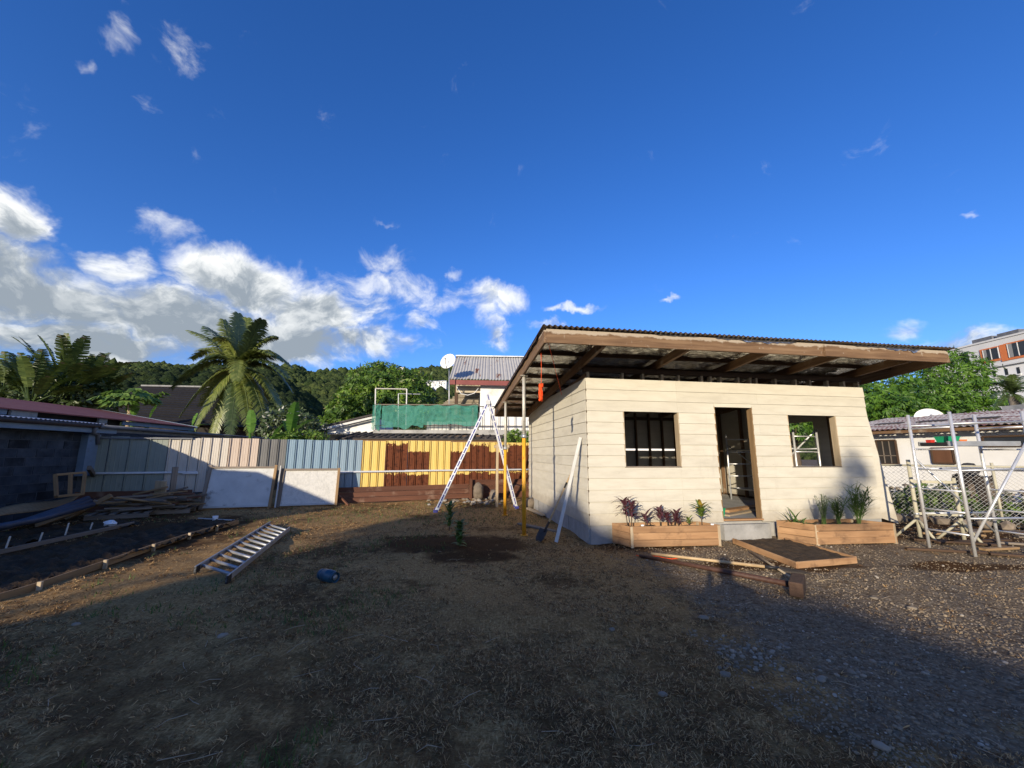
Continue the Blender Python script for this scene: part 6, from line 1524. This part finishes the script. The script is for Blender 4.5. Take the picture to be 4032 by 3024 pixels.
lobed_tree('garden_tree', uw(-6.3, -9, 1.5), [(uw(-6.0,1.35,1.5), .42, .4, .42), (uw(-5.7,1.95,1.5), .5, .5, .5)], 1800, .2, .1, 'mango_leaf', 'garden tree at the corner of the neighbouring house behind the viewer', 91, .12, inner=.5)
lobed_tree('garden_tree', uw(2.3, -9, 3.0), [(uw(2.75,2.95,3), .30,.3,.42), (uw(2.55,2.35,3), .42,.3,.35), (uw(2.15,2.0,3), .4,.3,.22)], 620, .16, .08, 'mango_leaf', 'slender tree rising over the roof of the neighbouring house behind the viewer', 92, .05, inner=.5)
# the photographer, whose head and shoulders show in the shadow
bx, by = 0.02, -0.42
J = [((bx,by,.93),.135),((bx,by,1.15),.13),((bx,by,1.36),.15),((bx,by,1.48),.065),((bx,by+.01,1.56),.062),((bx,by+.02,1.68),.10),((bx,by+.01,1.80),.085),
 ((bx-.19,by,1.38),.065),((bx-.24,by+.12,1.20),.045),((bx-.07,by+.33,1.46),.036),((bx-.05,by+.36,1.50),.03),((bx+.19,by,1.38),.065),((bx+.24,by+.12,1.20),.045),((bx+.07,by+.33,1.46),.036),((bx+.05,by+.36,1.50),.03),
 ((bx-.10,by,.86),.095),((bx-.11,by+.02,.48),.065),((bx-.12,by-.02,.08),.042),((bx-.13,by+.13,.035),.035),((bx+.10,by,.86),.095),((bx+.11,by+.02,.48),.065),((bx+.12,by-.02,.08),.042),((bx+.13,by+.13,.035),.035)]
Ed = [(0,1),(1,2),(2,3),(3,4),(4,5),(5,6),(2,7),(7,8),(8,9),(9,10),(2,11),(11,12),(12,13),(13,14),(0,15),(15,16),(16,17),(17,18),(0,19),(19,20),(20,21),(21,22)]
me = bpy.data.meshes.new('person'); me.from_pydata([Vector(p)-Vector((bx,by,0)) for p, r_ in J], Ed, []); me.update()
po = link('person', me, 'cloth_dark', None, Matrix.Translation((bx, by, 0))); meta(po, 'person in dark clothes holding a phone up with both hands', 'person')
po.modifiers.new('skin', 'SKIN'); ss_ = po.modifiers.new('sub', 'SUBSURF'); ss_.levels = 2; ss_.render_levels = 2
for v, (p, r_) in zip(me.skin_vertices[0].data, J): v.radius = (r_, r_)
me.skin_vertices[0].data[0].use_root = True
# ================================================================== the ground
def spaced(lo, hi, step, far):
    xs = []; x = lo
    while x < hi: xs.append(x); x += step
    xs.append(hi); g = step; a = lo; b = hi
    while b < far: g *= 1.45; b += g; a -= g; xs.append(b); xs.insert(0, a)
    return xs
def gz(x, y):
    r_ = math.hypot(x, y); k = max(0, min(1, (30-r_)/10))
    return k*(.034*fbm((x, y, 0), .9, 4)+.012*fbm((x, y, 5), 3.5, 3))-.012
MOUND = [(-.95, 7.0, 1.1, .75, .05), (-.52, 6.22, .45, .16, -.05), (-.6, 6.3, .7, .3, .035)]
def gz2(x, y):
    z = gz(x, y)
    for mx_, my_, rx, ry, h in MOUND: z += h*math.exp(-((x-mx_)/rx)**2-((y-my_)/ry)**2)*(1+.6*fbm((x, y, 3), 5.0, 3))
    return z
xs = spaced(-12.5, 12.5, .085, 2600); ys = spaced(.6, 16.0, .085, 2600)
mb = MB(); nx = len(xs)
for y in ys:
    for x in xs: mb.v.append((x, y, gz2(x, y) if abs(x) < 40 and abs(y) < 60 else -.012))
for j in range(len(ys)-1):
    for i in range(nx-1): k = j*nx+i; mb.f.append((k, k+1, k+nx+1, k+nx))
m, t, b = newmat('yard_ground')
g = t.node('ShaderNodeNewGeometry'); pos = g.outputs['Position']; X, Y, Z = t.sep(pos)[:3]
nA = t.noise(pos, .55, 5.0, .6); nB = t.noise(pos, 2.2, 5.0, .65); nC = t.noise(pos, 9.0, 6.0, .7); nD = t.noise(pos, 45.0, 4.0, .7); nE = t.noise(pos, 130.0, 3.0, .6)
fib = t.noise(t.vec('MULTIPLY', pos, (1.0, .35, 1.0)), 60.0, 4.0, .7)
fib2 = t.noise(t.vec('MULTIPLY', pos, (.3, 1.0, 1.0)), 70.0, 4.0, .7, dist=1.5)
dry = t.ramp(t.math('MAXIMUM', fib, fib2), [(.37,(.117,.062,.023)),(.51,(.29,.171,.066)),(.63,(.48,.305,.130)),(.78,(.66,.445,.205))])
soil_c = t.ramp(nD, [(.3,(.034,.016,.006)),(.55,(.082,.041,.016)),(.75,(.165,.088,.037))])
vor = t.node('ShaderNodeTexVoronoi'); vor.inputs['Scale'].default_value = 42.0; t.l.new(pos, vor.inputs['Vector'])
vor2 = t.node('ShaderNodeTexVoronoi'); vor2.inputs['Scale'].default_value = 17.0; t.l.new(pos, vor2.inputs['Vector'])
vb = t.node('ShaderNodeSeparateColor'); t.l.new(vor.outputs['Color'], vb.inputs[0])
grav = t.ramp(vb.outputs[0], [(.0,(.135,.098,.060)),(.45,(.225,.170,.108)),(.8,(.31,.243,.160)),(1.0,(.42,.34,.235))])
grav = t.mix(t.ss(vor.outputs['Distance'], .0, .45, .0, .45), grav, c4((.13,.10,.072)))
# where what lies: dug soil, gravel, dry grass
dug = None
for mx_, my_, rx, ry in [(-.95,7.05,1.45,.8),(-.55,6.2,.75,.30),(-1.6,7.5,.7,.4),(3.6,5.9,1.2,.3),(6.3,5.9,1.0,.25),(-6.8,7.2,1.8,3.2),(2.2,7.6,.9,1.1),(-9.0,8.5,2.2,2.6),(8.5,8.5,2.6,1.3)]:
    q = t.vec('LENGTH', t.vec('MULTIPLY', t.vec('SUBTRACT', pos, (mx_, my_, 0)), (1/rx, 1/ry, 0)), out=1)
    d = t.ss(t.math('ADD', q, t.math('MULTIPLY', t.math('SUBTRACT', nB, .5), 1.3)), .70, 1.15, 1.0, 0.0)
    dug = d if dug is None else t.math('MAXIMUM', dug, d)
patch = t.ss(t.math('ADD', nA, t.math('MULTIPLY', t.math('SUBTRACT', nC, .5), .45)), .50, .63)
wobx = t.math('ADD', t.math('MULTIPLY', t.math('SUBTRACT', nB, .5), 2.4), t.math('MULTIPLY', t.math('SUBTRACT', nC, .5), 1.0))
gx = t.ss(t.math('ADD', X, t.math('ADD', wobx, t.math('MULTIPLY', Y, -.02))), 1.45, 2.3)
gy = t.ss(t.math('ADD', Y, t.math('ADD', wobx, t.math('MULTIPLY', X, .35))), 2.6, 3.8)
gmask = t.math('MULTIPLY', gx, gy)
patch = t.math('MAXIMUM', patch, t.math('MULTIPLY', t.ss(Y, 5.5, 2.0), t.ss(t.math('ADD', nB, t.math('MULTIPLY', t.math('SUBTRACT', nC, .5), .3)), .34, .58)))  # ground dims towards the viewer: light fall-off painted in with the soil colour
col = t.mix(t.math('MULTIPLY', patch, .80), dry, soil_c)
col = t.mix(gmask, col, t.mix(t.math('MULTIPLY', t.ss(nC, .5, .65), .55), grav, soil_c))
col = t.mix(dug, col, soil_c)
green = t.math('MULTIPLY', t.ss(t.noise(pos, 1.1, 4.0, .6), .60, .72), t.ss(X, 1.0, -.5))
col = t.mix(t.math('MULTIPLY', green, .2), col, c4((.07,.075,.022)))
t.put(b.inputs['Base Color'], col); b.inputs['Roughness'].default_value = 1.0; b.inputs['Specular IOR Level'].default_value = .1
bn = t.node('ShaderNodeBump'); bn.inputs['Strength'].default_value = .6; bn.inputs['Distance'].default_value = .02
hgt = t.math('ADD', t.math('MULTIPLY', nD, .8), t.math('ADD', t.math('MULTIPLY', t.math('MAXIMUM', fib, fib2), .9), t.math('MULTIPLY', t.math('MULTIPLY', t.math('SUBTRACT', .5, vor.outputs['Distance']), 1.2), gmask)))
t.put(bn.inputs['Height'], hgt); t.l.new(bn.outputs[0], b.inputs['Normal'])
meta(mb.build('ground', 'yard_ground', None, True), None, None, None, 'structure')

# ---- dry cut grass lying on the ground, gravel, stones
def sn(x, y, s=1.0, o=0.0): return fbm((x*s+o, y*s, o), 1.0, 3)
def isgrav(x, y): return x+1.0*sn(x, y, 1.4, 2)-.02*y > 1.75 and y+.35*x+.8*sn(x, y, 1.4, 5) > 3.3
def blocked(x, y):
    p = Vector((x, y, 0))-KC; a = p.dot(FX); b_ = p.dot(SDV)
    if -.05 < a < HW+.05 and -.1 < b_: return True
    if x < -5.1-.13*(y-4.5) and x > -7.2-.12*(y-4.5) and y < 9.2: return True
    return (Vector((x, y, 0))-FP0).dot(FNm) < .35
rr = random.Random(101)
mb = MB(); n = 0
def strand(x, y, L, wd, a, tilt):
    z = gz2(x, y)+rr.uniform(-.002, .004); d = Vector((math.cos(a), math.sin(a), tilt)).normalized(); s = Vector((-math.sin(a), math.cos(a), rr.gauss(0, .5)))*wd
    p = Vector((x, y, z)); q = p+d*(L*.5); e = p+d*L+Vector((rr.gauss(0, .15)*L, rr.gauss(0, .15)*L, -rr.uniform(0, .35)*L))
    k = len(mb.v); mb.v.extend([tuple(p-s), tuple(p+s), tuple(q+s), tuple(q-s), tuple(e)]); mb.f.extend([(k, k+1, k+2, k+3), (k+3, k+2, k+4)])
while n < 170000:
    r_ = 1.15*(14.5/1.15)**(rr.random()**.86); az = rr.uniform(-1.02, 1.02); x = r_*math.sin(az); y = r_*math.cos(az)
    if blocked(x, y): continue
    gv = isgrav(x, y)
    if gv and rr.random() > .07: continue
    bare = sn(x, y, .55, 9)+.5*sn(x, y, 1.7, 14)
    if not gv and bare > .12 and rr.random() > .18: continue
    if ((x+.9)/1.3)**2+((y-7.0)/.8)**2 < .8 or ((x+.55)/.8)**2+((y-6.2)/.33)**2 < .9:
        if rr.random() > .05: continue
    if rr.random() < .55:          # a tuft
        m_ = rr.randint(5, 12); th = rr.uniform(0, 6.283)
        for q_ in range(m_):
            a = th+rr.gauss(0, 1.1); strand(x+rr.gauss(0, .014), y+rr.gauss(0, .014), rr.uniform(.012, .042)*(1+.04*r_), rr.uniform(.0006, .0014)*(1+.20*r_), a, rr.uniform(.1, 1.3)); n += 1
    else:
        strand(x, y, rr.uniform(.02, .075)*(1+.05*r_), rr.uniform(.0006, .0013)*(1+.18*r_), rr.gauss(.35, 1.0) if rr.random() < .6 else rr.uniform(0, 6.283), rr.gauss(.10, .15)); n += 1
mb.thing('dry_grass', 'straw', 'cut dry grass and straw scattered over the yard', 'grass', None, 'stuff')
mb = MB(); n = 0
while n < 3600:
    r_ = 1.2*(13/1.2)**rr.random(); az = rr.uniform(-.9, .8); x = r_*math.sin(az); y = r_*math.cos(az)
    far_ok = y > 9 and -6 < x < 1; 
    if blocked(x, y) or not (far_ok or (x < -1 and sn(x, y, .8, 21) > .15)) or isgrav(x, y): continue
    a = rr.uniform(0, 6.283); k = len(mb.v); L = rr.uniform(.025, .07); s = Vector((math.cos(a), math.sin(a), 0))*.0035*(1+.1*r_); p = Vector((x, y, gz2(x, y)))
    e = p+Vector((rr.gauss(0, .02), rr.gauss(0, .02), L)); mb.v += [tuple(p-s), tuple(p+s), tuple(e)]; mb.f.append((k, k+1, k+2)); n += 1
mb.thing('green_grass', 'weed', 'thin new green grass coming up through the dry cut grass', 'grass', None, 'stuff')
bm = bmesh.new(); bmesh.ops.create_icosphere(bm, subdivisions=1, radius=1.0); bv = [v.co.copy() for v in bm.verts]; bf = [tuple(v.index for v in f.verts) for f in bm.faces]; bm.free()
leafmat('gravel', (.175,.130,.083), (.31,.242,.16), 0.0, .95, dry=((.40,.35,.28), .05))
VAR = []
for q in range(12):
    VAR.append([Vector((v.x*(1+.35*fbm(v+Vector((q*3.1, 0, 0)), 1.3, 2)), v.y*(.8+.35*fbm(v+Vector((q*3.1, 5, 0)), 1.3, 2)), v.z*.6)) for v in bv])
mb = MB(); n = 0
while n < 16000:
    r_ = 1.6*(13/1.6)**rr.random(); az = rr.uniform(.02, 1.0); x = r_*math.sin(az); y = r_*math.cos(az)
    if blocked(x, y) or not isgrav(x, y) or (3.85 < x < 4.95 and 5.8 < y < 7.4): continue
    if sn(x, y, 1.2, 31) > .25 and rr.random() > .35: continue
    s = rr.uniform(.003, .0075)*(1+.06*r_)*(2.0 if rr.random() < .06 else 1.0); a = rr.uniform(0, 6.28); ca, sa = math.cos(a)*s, math.sin(a)*s; z = gz2(x, y)+s*.25; k = len(mb.v)
    mb.v += [(x+v.x*ca-v.y*sa, y+v.x*sa+v.y*ca, z+v.z*s) for v in rr.choice(VAR)]; mb.f += [tuple(i+k for i in f) for f in bf]; n += 1
mb.thing('gravel', 'gravel', 'grey crushed gravel spread in front of the house', 'gravel', None, 'stuff')
# stones one can pick out
cl_ = [(2016+ (890+rr.random()*300)*.9115, 1900+(690+rr.random()*110)*.9115) for k in range(70)]+[(2016+(1280+rr.random()*520)*.9115, 1900+(720+rr.random()*120)*.9115) for k in range(40)]
sing = [(2856,2650,.035),(2610,2738,.025),(3470,2950,.032),(2770,2425,.04),(2410,2478,.03),(3232,2672,.03),(3350,2640,.025),(300,2460,.03),(880,2490,.035),(3440,2355,.03),(3590,2390,.035),(3650,2100,.03)]
for x, y in cl_:
    p = G(x, y); s = rr.uniform(.008, .02); meta(rock(Vector((p.x, p.y, gz2(p.x, p.y)+s*.3)), s*1.25, s, s*.7, rr.randint(1, 900), 'pebble', None, 'stone', 1), 'pale crushed stone in the loose patch of larger gravel', 'stone', 'larger stones in the gravel')
for x, y, s in sing:
    p = G(x, y); meta(rock(Vector((p.x, p.y, gz2(p.x, p.y)+s*.2)), s*1.2, s*.9, s*.5, rr.randint(1, 900), 'pebble', None, 'stone', 2), 'lone grey stone lying away from the loose patch of gravel', 'stone', 'lone stones on the yard')

# ---- twigs, chips and clods
def litter(kind, num, mat, label, cat):
    mb = MB(); n = 0
    while n < num:
        r_ = 1.5*(13/1.5)**(rr.random()**.8); az = rr.uniform(-1.0, 1.0); x = r_*math.sin(az); y = r_*math.cos(az)
        if blocked(x, y) or (3.85 < x < 4.95 and 5.8 < y < 7.4) or (kind == 'clod' and (isgrav(x, y) or sn(x, y, .55, 9)+.5*sn(x, y, 1.7, 14) < .12)): continue
        z = gz2(x, y); a = rr.uniform(0, 6.283)
        if kind == 'twig':
            L = rr.uniform(.06, .22); d = Vector((math.cos(a), math.sin(a), 0)); p = Vector((x, y, z+.006)); mb.tube([p, p+d*L*.5+Vector((rr.gauss(0,.012), rr.gauss(0,.012), .008)), p+d*L], [.0024,.002,.001], 4, False)
        else:
            s = rr.uniform(.006, .022)*(1+.04*r_); k = len(mb.v); ca, sa = math.cos(a)*s, math.sin(a)*s
            mb.v += [(x+v.x*ca-v.y*sa, y+v.x*sa+v.y*ca, z+s*.2+v.z*s*1.2) for v in rr.choice(VAR)]; mb.f += [tuple(i+k for i in f) for f in bf]
        n += 1
    mb.thing('ground_'+kind+'s', mat, label, cat, None, 'stuff')
litter('twig', 150, 'wood_pale', 'thin dry twigs and stalks strewn over the yard', 'twigs')
